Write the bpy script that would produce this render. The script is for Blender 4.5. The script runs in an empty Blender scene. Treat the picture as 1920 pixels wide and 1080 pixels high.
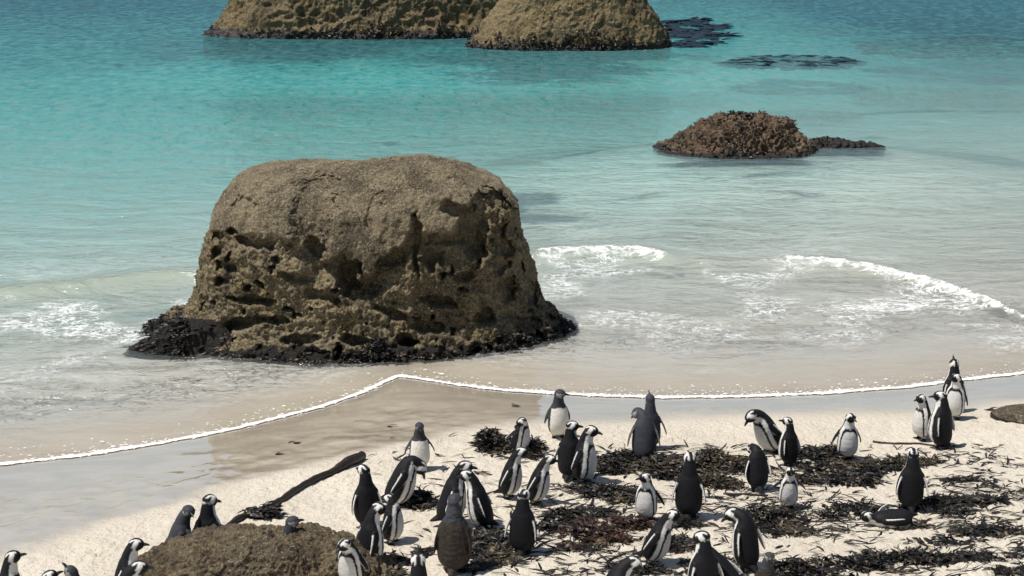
import bpy, bmesh, math, random
import numpy as np
from mathutils import Vector, Matrix
from mathutils.kdtree import KDTree

random.seed(7)
RNG = np.random.default_rng(11)
R = math.radians
scene = bpy.context.scene
COL = scene.collection

# ------------------------------------------------------------------ camera
F = 2600.0                      # focal length in pixels of the 1920 px wide photograph
PITCH = R(14.9)
CAM_H = 6.2
cam_d = bpy.data.cameras.new('camera')
cam = bpy.data.objects.new('camera', cam_d)
COL.objects.link(cam)
cam.location = (0, 0, CAM_H)
cam.rotation_euler = (math.pi / 2 - PITCH, 0, 0)
cam_d.sensor_width = 36.0
cam_d.lens = 36.0 * F / 1920.0
cam_d.clip_end = 9000
cam_d.clip_start = 0.1
scene.camera = cam

# ------------------------------------------------------------------ light
SUN_EL, SUN_BACK = R(64), R(-11)
sun_vec = Vector((-math.cos(SUN_EL) * math.cos(SUN_BACK), math.cos(SUN_EL) * math.sin(SUN_BACK), math.sin(SUN_EL)))
sun_d = bpy.data.lights.new('sun', 'SUN')
sun_d.energy = 5.0
sun_d.angle = R(0.53)
sun_d.color = (1.0, 0.955, 0.89)
sun = bpy.data.objects.new('sun', sun_d)
COL.objects.link(sun)
sun.rotation_euler = sun_vec.to_track_quat('Z', 'Y').to_euler()
world = bpy.data.worlds.new('World')
scene.world = world
world.use_nodes = True
wn = world.node_tree
bg = wn.nodes['Background']
sky = wn.nodes.new('ShaderNodeTexSky')
sky.sky_type = 'NISHITA'
sky.sun_disc = False
sky.sun_elevation = SUN_EL
sky.sun_rotation = math.atan2(sun_vec.x, sun_vec.y)
wn.links.new(sky.outputs[0], bg.inputs[0])
bg.inputs[1].default_value = 0.078
scene.view_settings.view_transform = 'Standard'
scene.view_settings.look = 'None'
scene.view_settings.exposure = 0.15
scene.view_settings.gamma = 1.0
scene.view_settings.use_curve_mapping = False
scene.cycles.max_bounces = 8
scene.cycles.transparent_max_bounces = 12

# ------------------------------------------------------------------ numeric helpers
_perm = RNG.permutation(512).astype(np.int64)
_grad = RNG.normal(size=(512, 3)); _grad /= np.linalg.norm(_grad, axis=1)[:, None]

def perlin(P):
    P = np.asarray(P, float)
    i = np.floor(P).astype(np.int64); f = P - i
    u = f * f * f * (f * (f * 6 - 15) + 10)
    out = np.zeros(len(P))
    for dx in (0, 1):
        wx = u[:, 0] if dx else 1 - u[:, 0]
        a = _perm[(i[:, 0] + dx) & 511]
        for dy in (0, 1):
            wy = u[:, 1] if dy else 1 - u[:, 1]
            b = _perm[(a + i[:, 1] + dy) & 511]
            for dz in (0, 1):
                wz = u[:, 2] if dz else 1 - u[:, 2]
                g = _grad[_perm[(b + i[:, 2] + dz) & 511]]
                d = (f[:, 0] - dx) * g[:, 0] + (f[:, 1] - dy) * g[:, 1] + (f[:, 2] - dz) * g[:, 2]
                out += wx * wy * wz * d
    return out * 1.5

def fbm(P, octv=4, gain=0.5, ridged=False):
    P = np.asarray(P, float); s = np.zeros(len(P)); a = 1.0; t = 0.0
    for k in range(octv):
        n = perlin(P * (2.03 ** k) + 17.3 * k)
        s += a * ((1 - 2 * np.abs(n)) if ridged else n); t += a; a *= gain
    return s / t

def sstep(a, b, x):
    t = np.clip((np.asarray(x, float) - a) / (b - a), 0, 1)
    return t * t * (3 - 2 * t)

CP, SP = math.cos(PITCH), math.sin(PITCH)
def ray(px, py):
    dx, dy = (px - 960) / F, (py - 540) / F
    return np.array([dx, CP - dy * SP, -SP - dy * CP])

def project(P):
    P = np.asarray(P, float)
    z = P[:, 2] - CAM_H
    dep = P[:, 1] * CP - z * SP
    up = P[:, 1] * SP + z * CP
    return 960 + F * P[:, 0] / dep, 540 - F * up / dep, dep

def at_z(px, py, z=0.0):
    d = ray(px, py); t = (z - CAM_H) / d[2]
    return d[0] * t, d[1] * t

def at_plane(px, py, Y):
    d = ray(px, py); t = Y / d[1]
    return d[0] * t, CAM_H + d[2] * t

# ------------------------------------------------------------------ terrain shape
SHORE_PX = [(-700, 985), (-400, 935), (-200, 905), (0, 872), (150, 856), (300, 832), (450, 803), (600, 764), (680, 737), (725, 716), (748, 706), (775, 709),
            (850, 721), (950, 733), (1100, 742), (1250, 746), (1400, 744), (1550, 738), (1700, 727), (1800, 714), (1920, 700), (2100, 672), (2400, 620), (2900, 540)]
_sh = np.array([at_z(*p) for p in SHORE_PX])
_xs = np.linspace(-400, 400, 16001)
def _ext(pts):
    o = np.argsort(pts[:, 0]); return np.interp(_xs, pts[o, 0], pts[o, 1])
_f0 = _ext(_sh)
k = np.exp(-0.5 * (np.arange(-160, 161) * 0.05 / 2.0) ** 2); k /= k.sum()
_f1 = np.convolve(np.pad(_f0, 160, mode='edge'), k, mode='valid')
def shore(x): return np.interp(x, _xs, _f0)
def shore_s(x): return np.interp(x, _xs, _f1)

def base_z(x, y):
    d0 = shore(x) - y; d1 = shore_s(x) - y
    w = sstep(0.2, 2.6, np.abs(d0))
    d = d0 * (1 - w) + d1 * w
    land = np.where(d < 14, 0.10 * d, 1.4 + 0.10 * 14 * np.tanh((d - 14) / 30))
    D = np.maximum(-d, 0)
    sea = -(0.045 * D) / (1 + D / 90.0)
    for sx_, sy_, rx_, ry_, top_ in ((7.0, 38.2, 6.5, 4.5, -0.03), (-2.5, 72.0, 17, 9, -0.3), (-2.4, 20.6, 4.6, 2.6, -0.02)):
        g_ = np.exp(-(((x - sx_) / rx_) ** 2 + ((y - sy_) / ry_) ** 2) ** 2)
        sea = sea * (1 - g_) + np.maximum(sea, top_) * g_
    return np.where(d > 0, land, sea)

def ground_z(x, y):
    x = np.atleast_1d(np.asarray(x, float)); y = np.atleast_1d(np.asarray(y, float))
    z = base_z(x, y)
    d = shore(x) - y
    dry = sstep(0.6, 2.0, d)
    P = np.stack([x, y, np.zeros_like(x)], 1)
    z = z + dry * (0.035 * fbm(P * 0.9, 3) + 0.024 * fbm(P * 3.7 + 5, 3))
    wet = sstep(0.05, 0.5, d) * (1 - dry)
    z = z + wet * 0.006 * fbm(P * np.array([0.8, 2.5, 1]) + 9, 2)
    return z

_gx = np.arange(-14, 18, 0.04); _gy = np.arange(7, 24, 0.04)
_GX, _GY = np.meshgrid(_gx, _gy)
_GZ = ground_z(_GX.ravel(), _GY.ravel()).reshape(_GX.shape)
def gz1(x, y):
    i = min(max((x + 14) / 0.04, 0), len(_gx) - 1.001); j = min(max((y - 7) / 0.04, 0), len(_gy) - 1.001)
    a, b = int(i), int(j); u, v = i - a, j - b
    return float((_GZ[b, a] * (1 - u) + _GZ[b, a + 1] * u) * (1 - v) + (_GZ[b + 1, a] * (1 - u) + _GZ[b + 1, a + 1] * u) * v)
from mathutils import noise as mnoise
def n1(x, y, z): return mnoise.fractal((x, y, z), 0.5, 2.0, 3) * 0.6

def on_ground(px, py):
    d = ray(px, py); lo, hi = 5.0, 200.0
    for _ in range(24):
        m = 0.5 * (lo + hi); p = d * m
        if CAM_H + p[2] > gz1(p[0], p[1]): lo = m
        else: hi = m
    p = d * hi
    return float(p[0]), float(p[1]), gz1(p[0], p[1])

# ------------------------------------------------------------------ scene helpers
def tag(o, label=None, cat=None, group=None, kind=None):
    if label: o['label'] = label
    if cat: o['category'] = cat
    if group: o['group'] = group
    if kind: o['kind'] = kind
    return o

def empty(name, loc):
    o = bpy.data.objects.new(name, None); o.location = loc; o.empty_display_size = 0.1
    COL.objects.link(o); return o

def mesh_obj(name, V, Fc, mat=None, parent=None, smooth=True, attrs=None):
    me = bpy.data.meshes.new(name)
    V = np.asarray(V, np.float32)
    if isinstance(Fc, np.ndarray):
        n, k = Fc.shape
        me.vertices.add(len(V)); me.vertices.foreach_set('co', V.ravel())
        me.loops.add(n * k); me.loops.foreach_set('vertex_index', Fc.astype(np.int32).ravel())
        me.polygons.add(n); me.polygons.foreach_set('loop_start', np.arange(0, n * k, k, dtype=np.int32))
        me.update(calc_edges=True)
    else:
        me.from_pydata([tuple(map(float, v)) for v in V], [], Fc); me.update()
    if smooth: me.polygons.foreach_set('use_smooth', np.ones(len(me.polygons), bool))
    for an, av in (attrs or {}).items():
        av = np.asarray(av, np.float32)
        if av.ndim == 1:
            a = me.attributes.new(an, 'FLOAT', 'POINT'); a.data.foreach_set('value', av)
        else:
            a = me.color_attributes.new(an, 'FLOAT_COLOR', 'POINT')
            a.data.foreach_set('color', np.c_[av, np.ones(len(av))].astype(np.float32).ravel())
    o = bpy.data.objects.new(name, me); COL.objects.link(o)
    if mat: me.materials.append(mat)
    if parent: o.parent = parent
    return o

def grid_faces(nr, nc, wrap=False):
    r = np.arange(nr - 1)[:, None]; c = np.arange(nc if wrap else nc - 1)[None, :]
    c2 = (c + 1) % nc
    return np.stack([r * nc + c, r * nc + c2, (r + 1) * nc + c2, (r + 1) * nc + c], -1).reshape(-1, 4)

# ------------------------------------------------------------------ materials
class NT:
    def __init__(s, name):
        s.m = bpy.data.materials.new(name); s.m.use_nodes = True
        s.t = s.m.node_tree; s.t.nodes.clear()
        s.out = s.n('ShaderNodeOutputMaterial')
    def n(s, typ, **kw):
        nd = s.t.nodes.new(typ)
        for a, b in kw.items(): setattr(nd, a, b)
        return nd
    def l(s, a, b): s.t.links.new(a, b)
    def put(s, inp, v):
        if hasattr(v, 'is_linked') or isinstance(v, bpy.types.NodeSocket): s.l(v, inp)
        else: inp.default_value = v
    def coord(s, which='Object', scale=(1, 1, 1)):
        c = s.n('ShaderNodeTexCoord'); m = s.n('ShaderNodeMapping')
        s.l(c.outputs[which], m.inputs[0]); m.inputs['Scale'].default_value = scale
        return m.outputs[0]
    def noise(s, vec, scale, detail=4, rough=0.55, dist=0.0):
        n = s.n('ShaderNodeTexNoise'); s.l(vec, n.inputs['Vector'])
        n.inputs['Scale'].default_value = scale; n.inputs['Detail'].default_value = detail
        n.inputs['Roughness'].default_value = rough; n.inputs['Distortion'].default_value = dist
        return n.outputs['Fac']
    def voro(s, vec, scale, feature='F1', out='Distance', rnd=1.0):
        n = s.n('ShaderNodeTexVoronoi', feature=feature); s.l(vec, n.inputs['Vector'])
        n.inputs['Scale'].default_value = scale; n.inputs['Randomness'].default_value = rnd
        return n.outputs[out]
    def ramp(s, f, lo, hi, a=0.0, b=1.0):
        n = s.n('ShaderNodeMapRange', interpolation_type='SMOOTHSTEP'); s.put(n.inputs[0], f)
        n.inputs[1].default_value = lo; n.inputs[2].default_value = hi
        n.inputs[3].default_value = a; n.inputs[4].default_value = b
        return n.outputs[0]
    def math(s, op, a, b=0.0):
        n = s.n('ShaderNodeMath', operation=op); s.put(n.inputs[0], a); s.put(n.inputs[1], b); return n.outputs[0]
    def mix(s, f, a, b, mode='MIX'):
        n = s.n('ShaderNodeMix', data_type='RGBA', blend_type=mode)
        s.put(n.inputs[0], f)
        for i, v in ((6, a), (7, b)):
            if isinstance(v, tuple): n.inputs[i].default_value = (*v, 1) if len(v) == 3 else v
            else: s.l(v, n.inputs[i])
        return n.outputs[2]
    def attr(s, name, out='Fac'):
        a = s.n('ShaderNodeAttribute', attribute_name=name); return a.outputs[out]
    def cramp(s, f, stops):
        n = s.n('ShaderNodeValToRGB'); s.put(n.inputs[0], f); e = n.color_ramp.elements
        while len(e) < len(stops): e.new(0.5)
        for el, (p, c) in zip(e, stops): el.position = p; el.color = (*c, 1)
        return n.outputs[0]
    def bump(s, h, strength, dist, prev=None):
        n = s.n('ShaderNodeBump'); s.l(h, n.inputs['Height'])
        n.inputs['Strength'].default_value = strength; n.inputs['Distance'].default_value = dist
        if prev is not None: s.l(prev, n.inputs['Normal'])
        return n.outputs[0]
    def bsdf(s, color, rough=0.6, normal=None, spec=0.5):
        p = s.n('ShaderNodeBsdfPrincipled')
        if isinstance(color, tuple): p.inputs['Base Color'].default_value = (*color, 1)
        else: s.l(color, p.inputs['Base Color'])
        s.put(p.inputs['Roughness'], rough); s.put(p.inputs['Specular IOR Level'], spec)
        if normal is not None: s.l(normal, p.inputs['Normal'])
        return p
    def done(s, sh): s.l(sh.outputs[0] if hasattr(sh, 'outputs') else sh, s.out.inputs[0]); return s.m

def mat_sand():
    s = NT('sand'); v = s.coord()
    wet = s.attr('wet')
    n1 = s.noise(v, 0.7, 5, 0.6); n2 = s.noise(v, 7, 4, 0.6); n3 = s.noise(v, 160, 2, 0.6)
    c = s.mix(s.ramp(n1, 0.3, 0.7), (0.525, 0.47, 0.38), (0.59, 0.535, 0.44))
    c = s.mix(s.ramp(n2, 0.52, 0.75, 0, 0.45), c, (0.47, 0.415, 0.32))
    c = s.mix(s.ramp(n3, 0.5, 0.72, 0, 0.4), c, (0.40, 0.35, 0.27))
    nr = s.noise(s.coord('Object', (0.6, 1.6, 1)), 1.8, 5, 0.65, 1.0)
    wc = s.mix(s.ramp(nr, 0.38, 0.62), (0.385, 0.335, 0.26), (0.45, 0.395, 0.315))
    wc = s.mix(s.ramp(s.attr('under'), 0.0, 0.3), wc, (0.475, 0.455, 0.415)); wc = s.mix(s.ramp(s.attr('under'), 0.3, 1.0), wc, (0.62, 0.60, 0.53))
    c = s.mix(wet, c, wc)
    va = s.coord('Object', (0.5, 1.0, 1))
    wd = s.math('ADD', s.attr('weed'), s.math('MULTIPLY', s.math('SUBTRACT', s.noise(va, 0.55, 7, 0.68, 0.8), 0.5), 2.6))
    c = s.mix(s.ramp(wd, 0.36, 0.78, 0, 0.95), c, (0.016, 0.028, 0.045))  # dark weed cover, also the sea rocks' painted reflections
    rough = s.math('SUBTRACT', 0.85, s.math('MULTIPLY', wet, 0.77))
    drymask = s.math('SUBTRACT', 1.0, wet)
    b = s.bump(s.math('MULTIPLY', n3, drymask), 0.35, 0.004)
    lum = s.math('MULTIPLY', s.noise(v, 16, 4, 0.6), drymask)
    b = s.bump(lum, 1.0, 0.05, b)
    p = s.bsdf(c, rough, b, s.math('ADD', 0.25, s.math('MULTIPLY', wet, 0.6)))
    s.l(s.ramp(wet, 0.35, 0.9), p.inputs['Coat Weight']); p.inputs['Coat Roughness'].default_value = 0.05; p.inputs['Coat IOR'].default_value = 1.6
    return s.done(p)

def mat_water():
    s = NT('sea_water'); v = s.coord('Object', (1, 1, 1))
    deep = s.attr('deep'); foam = s.attr('foam'); silt = s.attr('silt')
    va = s.coord('Object', (0.55, 1.0, 1))
    w1 = s.noise(va, 0.9, 3, 0.55, 0.6); w2 = s.noise(va, 3.2, 4, 0.6, 0.8); w3 = s.noise(va, 11, 3, 0.6, 0.4)
    w4 = s.noise(s.coord('Object', (1.0, 0.55, 1)), 2.0, 4, 0.6, 0.5)
    far = s.ramp(deep, 0.22, 0.55)
    ripple_shade = s.math('ADD', s.math('MULTIPLY', s.math('MULTIPLY', s.math('SUBTRACT', w4, 0.5), far), 1.5), s.math('ADD', s.math('MULTIPLY', s.math('SUBTRACT', w1, 0.5), 0.5), s.math('MULTIPLY', s.math('SUBTRACT', w2, 0.5), 0.8)))
    deep = s.math('MULTIPLY', deep, s.math('ADD', 1.0, ripple_shade))  # light and dark of the wavelets painted into the water colour
    tint = s.cramp(deep, [(0.0, (0.985, 0.99, 0.99)), (0.10, (0.92, 0.97, 0.975)), (0.25, (0.79, 0.935, 0.95)),
                          (0.46, (0.52, 0.895, 0.89)), (0.72, (0.24, 0.77, 0.78)), (1.0, (0.06, 0.32, 0.50))])
    tint = s.mix(silt, tint, (0.93, 0.93, 0.86))
    cal = s.ramp(deep, 0.004, 0.05, 0.06, 1.0)
    b = s.bump(s.math('MULTIPLY', w4, far), 1.0, 0.30); b = s.bump(s.math('MULTIPLY', w1, cal), 0.9, 0.35, b); b = s.bump(s.math('MULTIPLY', w2, cal), 0.7, 0.12, b); b = s.bump(s.math('MULTIPLY', w3, cal), 0.55, 0.035, b)
    tr = s.n('ShaderNodeBsdfTransparent'); s.l(tint, tr.inputs[0])
    body = s.cramp(deep, [(0.0, (0.50, 0.50, 0.48)), (0.12, (0.52, 0.64, 0.65)), (0.3, (0.43, 0.66, 0.67)), (0.6, (0.17, 0.52, 0.53)), (1.0, (0.03, 0.17, 0.25))])
    body = s.mix(silt, body, (0.5, 0.47, 0.36))
    df = s.n('ShaderNodeBsdfDiffuse'); s.l(body, df.inputs[0]); s.l(b, df.inputs['Normal'])
    mx = s.n('ShaderNodeMixShader'); s.put(mx.inputs[0], s.ramp(deep, 0.0, 0.6, 0.08, 0.27))
    s.l(tr.outputs[0], mx.inputs[1]); s.l(df.outputs[0], mx.inputs[2])
    gl = s.n('ShaderNodeBsdfGlossy'); gl.inputs['Roughness'].default_value = 0.10; s.l(b, gl.inputs['Normal'])
    fr = s.n('ShaderNodeFresnel'); fr.inputs[0].default_value = 1.33; s.l(b, fr.inputs['Normal'])
    m2 = s.n('ShaderNodeMixShader'); s.l(s.math('MULTIPLY', fr.outputs[0], s.ramp(deep, 0.15, 0.6, 0.95, 0.62)), m2.inputs[0]); s.l(mx.outputs[0], m2.inputs[1]); s.l(gl.outputs[0], m2.inputs[2])
    # foam: lacy threads plus loose patches
    vf = s.coord('Object', (0.75, 1.0, 1))
    f1 = s.noise(vf, 1.7, 6, 0.62, 1.5); f2 = s.noise(vf, 0.55, 3, 0.5, 0.5); f3 = s.noise(vf, 9, 4, 0.65, 0.5)
    thread = s.ramp(s.math('ABSOLUTE', s.math('SUBTRACT', f1, 0.5)), 0.0, 0.035, 1.0, 0.0)
    f4 = s.noise(vf, 2.9, 6, 0.62, 1.4)
    thread2 = s.ramp(s.math('ABSOLUTE', s.math('SUBTRACT', f4, 0.5)), 0.0, 0.035, 1.0, 0.0)
    patch = s.ramp(f2, 0.44, 0.62)
    lace = s.math('MULTIPLY', s.math('MULTIPLY', s.math('MAXIMUM', thread, s.math('MULTIPLY', thread2, 0.75)), patch), s.ramp(f3, 0.32, 0.55))
    blob = s.math('MULTIPLY', s.ramp(f4, 0.60, 0.69), s.math('MULTIPLY', s.ramp(f3, 0.44, 0.60), s.ramp(f2, 0.42, 0.56)))
    fm = s.math('MULTIPLY', s.math('MAXIMUM', lace, s.math('MULTIPLY', blob, 0.85)), s.ramp(foam, 0.0, 0.5))
    crest = s.math('MULTIPLY', s.ramp(s.math('ADD', foam, s.math('MULTIPLY', s.math('SUBTRACT', f4, 0.5), 1.3)), 0.66, 1.0), s.ramp(f3, 0.34, 0.56))
    fm = s.math('MINIMUM', s.math('MAXIMUM', fm, crest), 0.92)
    fd = s.n('ShaderNodeBsdfDiffuse'); fd.inputs[0].default_value = (0.78, 0.79, 0.78, 1)
    fb = s.bump(f3, 0.8, 0.04); s.l(fb, fd.inputs['Normal'])
    m3 = s.n('ShaderNodeMixShader'); s.l(fm, m3.inputs[0]); s.l(m2.outputs[0], m3.inputs[1]); s.l(fd.outputs[0], m3.inputs[2])
    return s.done(m3)

def mat_foam():
    s = NT('sea_foam'); v = s.coord()
    p = s.bsdf((0.80, 0.79, 0.75), 0.6, s.bump(s.noise(v, 40, 3), 0.8, 0.02), 0.3); return s.done(p)

def mat_rock(name, lo, hi, ochre, dark=(0.018, 0.014, 0.011), sc=1.0):
    s = NT(name); v = s.coord()
    band = s.attr('band'); och = s.attr('ochre')
    n1 = s.noise(v, 1.6 * sc, 6, 0.6); n2 = s.noise(v, 9 * sc, 5, 0.65); n3 = s.noise(v, 34 * sc, 4, 0.7)
    c = s.mix(s.ramp(n1, 0.35, 0.65), lo, hi)
    oc = s.mix(s.ramp(n2, 0.35, 0.62), tuple(x * 0.45 for x in ochre), ochre)
    c = s.mix(s.math('MULTIPLY', och, s.ramp(n1, 0.25, 0.6)), c, oc)
    c = s.mix(s.ramp(n2, 0.50, 0.66, 0, 0.8), c, tuple(x * 0.32 for x in lo))
    c = s.mix(s.ramp(n1, 0.52, 0.70, 0, 0.5), c, tuple(x * 0.5 for x in lo))
    c = s.mix(s.ramp(n3, 0.50, 0.60, 0, 0.9), c, tuple(x * 0.25 for x in lo))
    c = s.mix(s.ramp(n3, 0.34, 0.45, 0.85, 0), c, tuple(min(1, x * 1.9) for x in hi))
    nb_ = s.noise(v, 0.9 * sc, 4, 0.6, 0.8); c = s.mix(s.ramp(nb_, 0.40, 0.62, 0.35, 0), c, tuple(min(1, x * 1.35) for x in hi)); c = s.mix(s.ramp(nb_, 0.52, 0.72, 0, 0.4), c, tuple(x * 0.7 for x in lo))
    vs = s.coord('Object', (1.0, 1.0, 0.22)); st = s.noise(vs, 2.6 * sc, 4, 0.6, 0.6)
    c = s.mix(s.ramp(st, 0.54, 0.68, 0, 0.62), c, tuple(x * 0.38 for x in lo))
    sp = s.voro(v, 16 * sc); c = s.mix(s.math('MULTIPLY', s.ramp(sp, 0.06, 0.16, 0.8, 0.0), s.ramp(n2, 0.48, 0.6)), c, (0.42, 0.38, 0.30))
    bandn = s.math('ADD', band, s.math('MULTIPLY', s.math('SUBTRACT', n2, 0.5), 1.3))
    c = s.mix(s.ramp(bandn, 0.42, 0.62), c, dark)
    b = s.bump(n2, 1.0, 0.08); b = s.bump(n3, 1.0, 0.045, b)
    p = s.bsdf(c, s.ramp(bandn, 0.4, 0.65, 0.85, 0.45), b, 0.3)
    return s.done(p)

def mat_weed(name, a, b_, c_):
    s = NT(name); v = s.coord('Object')
    n = s.noise(v, 6, 4, 0.6); m = s.noise(v, 1.3, 2, 0.5)
    c = s.mix(s.ramp(n, 0.35, 0.65), a, b_); c = s.mix(s.ramp(m, 0.56, 0.68), c, c_)
    t = s.noise(v, 13, 2, 0.5); c = s.mix(s.ramp(t, 0.62, 0.68), c, (0.20, 0.155, 0.095))
    p = s.bsdf(c, 0.5, s.bump(s.noise(v, 60, 3), 0.5, 0.006), 0.32); return s.done(p)

def mat_plumage():
    s = NT('plumage'); v = s.coord()
    c = s.attr('feather', 'Color')
    n = s.noise(v, 45, 4, 0.6); n2 = s.noise(v, 9, 3, 0.5)
    br = s.noise(v, 5, 3, 0.5); c = s.mix(s.ramp(br, 0.5, 0.75, 0, 0.5), c, s.mix(1.0, c, (0.006, 0.005, 0.003), 'ADD'))
    c = s.mix(s.ramp(n, 0.4, 0.7, 0, 0.3), c, s.mix(1.0, c, (0.55, 0.50, 0.43), 'MULTIPLY'))
    c = s.mix(s.ramp(n2, 0.5, 0.8, 0, 0.35), c, s.mix(1.0, c, (0.75, 0.68, 0.57), 'MULTIPLY'))
    p = s.bsdf(c, 0.65, s.bump(n, 0.5, 0.008), 0.18); return s.done(p)

def mat_simple(name, col, rough=0.5, spec=0.5, bs=30, amt=0.3):
    s = NT(name); v = s.coord(); n = s.noise(v, bs, 4)
    c = s.mix(s.ramp(n, 0.35, 0.7), col, tuple(x * 0.55 for x in col))
    return s.done(s.bsdf(c, rough, s.bump(n, amt, 0.01), spec))

M_SAND = mat_sand(); M_WATER = mat_water(); M_FOAM = mat_foam()
M_ROCK = mat_rock('boulder_granite', (0.128, 0.102, 0.064), (0.285, 0.232, 0.145), (0.34, 0.25, 0.095))
M_FAR = mat_rock('far_granite', (0.085, 0.066, 0.036), (0.17, 0.132, 0.072), (0.24, 0.155, 0.05), sc=0.36)
M_MUSSEL = mat_rock('mussel_rock', (0.048, 0.032, 0.021), (0.165, 0.118, 0.072), (0.13, 0.065, 0.032), sc=0.5)
M_NEAR = mat_rock('near_granite', (0.065, 0.05, 0.034), (0.20, 0.162, 0.104), (0.17, 0.105, 0.042), sc=0.95)
M_WEED = mat_weed('dark_seaweed', (0.005, 0.0045, 0.004), (0.016, 0.013, 0.009), (0.04, 0.031, 0.019))
M_RED = mat_weed('red_seaweed', (0.010, 0.007, 0.005), (0.045, 0.02, 0.011), (0.07, 0.045, 0.022))
M_KELP = mat_simple('kelp_stalk_skin', (0.024, 0.016, 0.011), 0.5, 0.4, 22, 1.0)
M_UNDER = mat_simple('submerged_weed', (0.012, 0.028, 0.045), 0.8, 0.2, 3, 0.5)
M_PLUM = mat_plumage()
M_BEAK = mat_simple('penguin_bill', (0.022, 0.021, 0.021), 0.35, 0.5, 60, 0.2)
M_FOOT = mat_simple('penguin_foot', (0.03, 0.027, 0.026), 0.55, 0.4, 60, 0.4)
M_EYE = mat_simple('penguin_eye', (0.02, 0.01, 0.006), 0.1, 0.6, 10, 0.0)

# ------------------------------------------------------------------ ground and sea
def fan_rows(ys, us, half, xoff=0.0):
    X = np.outer(half(ys), us) + xoff
    return X, np.repeat(ys[:, None], len(us), 1)

WET_PX = [(-500, 1090), (0, 1015), (150, 985), (300, 940), (400, 905), (550, 868), (700, 835), (820, 800), (950, 782), (1100, 776), (1300, 770), (1500, 766), (1700, 758), (1920, 738), (2300, 680)]
_wp = np.array([on_ground(*p)[:2] for p in WET_PX])
def wet_y(x): return np.interp(x, _wp[:, 0], _wp[:, 1])

ys = np.concatenate([np.linspace(-30, 8, 20)[:-1], np.linspace(8, 22, 420)[:-1], 22 * (130 / 22) ** (np.linspace(0, 1, 260))[:-1], 130 * (3200 / 130) ** (np.linspace(0, 1, 30))])
us = np.concatenate([np.linspace(-12, -1, 26)[:-1], np.linspace(-1, 1, 420), np.linspace(1, 12, 26)[1:]])
X, Y = fan_rows(ys, us, lambda y: 0.43 * np.maximum(np.abs(y), 10) + 0.5)
x, y = X.ravel(), Y.ravel()
z = ground_z(x, y)
P = np.stack([x, y, 0 * x], 1)
d = shore(x) - y
dryd = (wet_y(x) - y)
wet = 1 - sstep(-0.25, 0.9, dryd + 0.5 * fbm(P * np.array([0.5, 1.2, 1]), 3))
wet = np.where(d < -0.3, 0.8, wet)
wpx, wpy, _ = project(np.stack([x, y, 0 * x], 1))
weed = np.zeros(len(x))  # weed beds, plus dark ellipses painting reflections below the sea rocks
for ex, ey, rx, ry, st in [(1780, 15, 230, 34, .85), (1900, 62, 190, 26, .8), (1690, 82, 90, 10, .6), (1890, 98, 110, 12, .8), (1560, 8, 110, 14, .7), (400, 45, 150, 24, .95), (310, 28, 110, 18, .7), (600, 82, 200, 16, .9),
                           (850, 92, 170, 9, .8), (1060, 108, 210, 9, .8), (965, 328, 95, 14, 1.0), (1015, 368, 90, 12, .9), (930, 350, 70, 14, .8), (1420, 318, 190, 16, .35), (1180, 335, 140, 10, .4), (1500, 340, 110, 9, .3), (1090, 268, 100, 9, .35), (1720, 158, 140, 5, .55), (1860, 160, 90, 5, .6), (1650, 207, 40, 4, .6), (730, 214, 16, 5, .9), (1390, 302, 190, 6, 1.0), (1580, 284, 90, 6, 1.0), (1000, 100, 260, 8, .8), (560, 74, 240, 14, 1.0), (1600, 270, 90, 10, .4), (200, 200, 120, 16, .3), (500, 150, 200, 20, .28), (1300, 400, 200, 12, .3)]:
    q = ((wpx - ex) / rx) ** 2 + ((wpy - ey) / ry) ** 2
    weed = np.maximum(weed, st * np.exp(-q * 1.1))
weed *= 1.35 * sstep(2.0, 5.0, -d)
# footprints and scuffs in the dry sand
dry = sstep(0.3, 1.2, dryd)
inr = (np.abs(u_ := x / (0.43 * np.maximum(y, 10) + 0.5)) < 1.15) & (y > 8) & (y < 20)
for _ in range(1200):
    fx, fy = RNG.uniform(-6.5, 8.5), RNG.uniform(9.5, 17)
    m = inr & (np.abs(x - fx) < 0.16) & (np.abs(y - fy) < 0.16)
    if m.any():
        a = RNG.uniform(0, math.pi); ca, sa = math.cos(a), math.sin(a)
        dx, dy = x[m] - fx, y[m] - fy
        r2 = ((dx * ca + dy * sa) / 0.075) ** 2 + ((-dx * sa + dy * ca) / 0.045) ** 2
        z[m] += dry[m] * RNG.uniform(0.5, 1.0) * (-0.022 * np.exp(-r2) + 0.010 * np.exp(-((np.sqrt(r2) - 1.6) / 0.45) ** 2))
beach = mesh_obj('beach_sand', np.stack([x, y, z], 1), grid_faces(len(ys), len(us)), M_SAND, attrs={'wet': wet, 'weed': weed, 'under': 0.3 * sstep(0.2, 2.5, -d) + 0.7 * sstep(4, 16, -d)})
tag(beach, 'pale sandy beach sloping down under the sea', kind='structure')

BREAK_PX = [(-600, 590), (-100, 562), (0, 550), (100, 541), (200, 527), (300, 519), (370, 515), (700, 490), (1000, 476), (1100, 470), (1200, 473), (1260, 484), (1330, 492), (1460, 489), (1560, 494), (1650, 508), (1720, 527), (1800, 548), (1860, 567), (1920, 592), (2100, 660)]
_bp = np.array([at_z(p[0], p[1], 0.08) for p in BREAK_PX])
def break_y(x): return np.interp(x, _bp[:, 0], _bp[:, 1])

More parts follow.
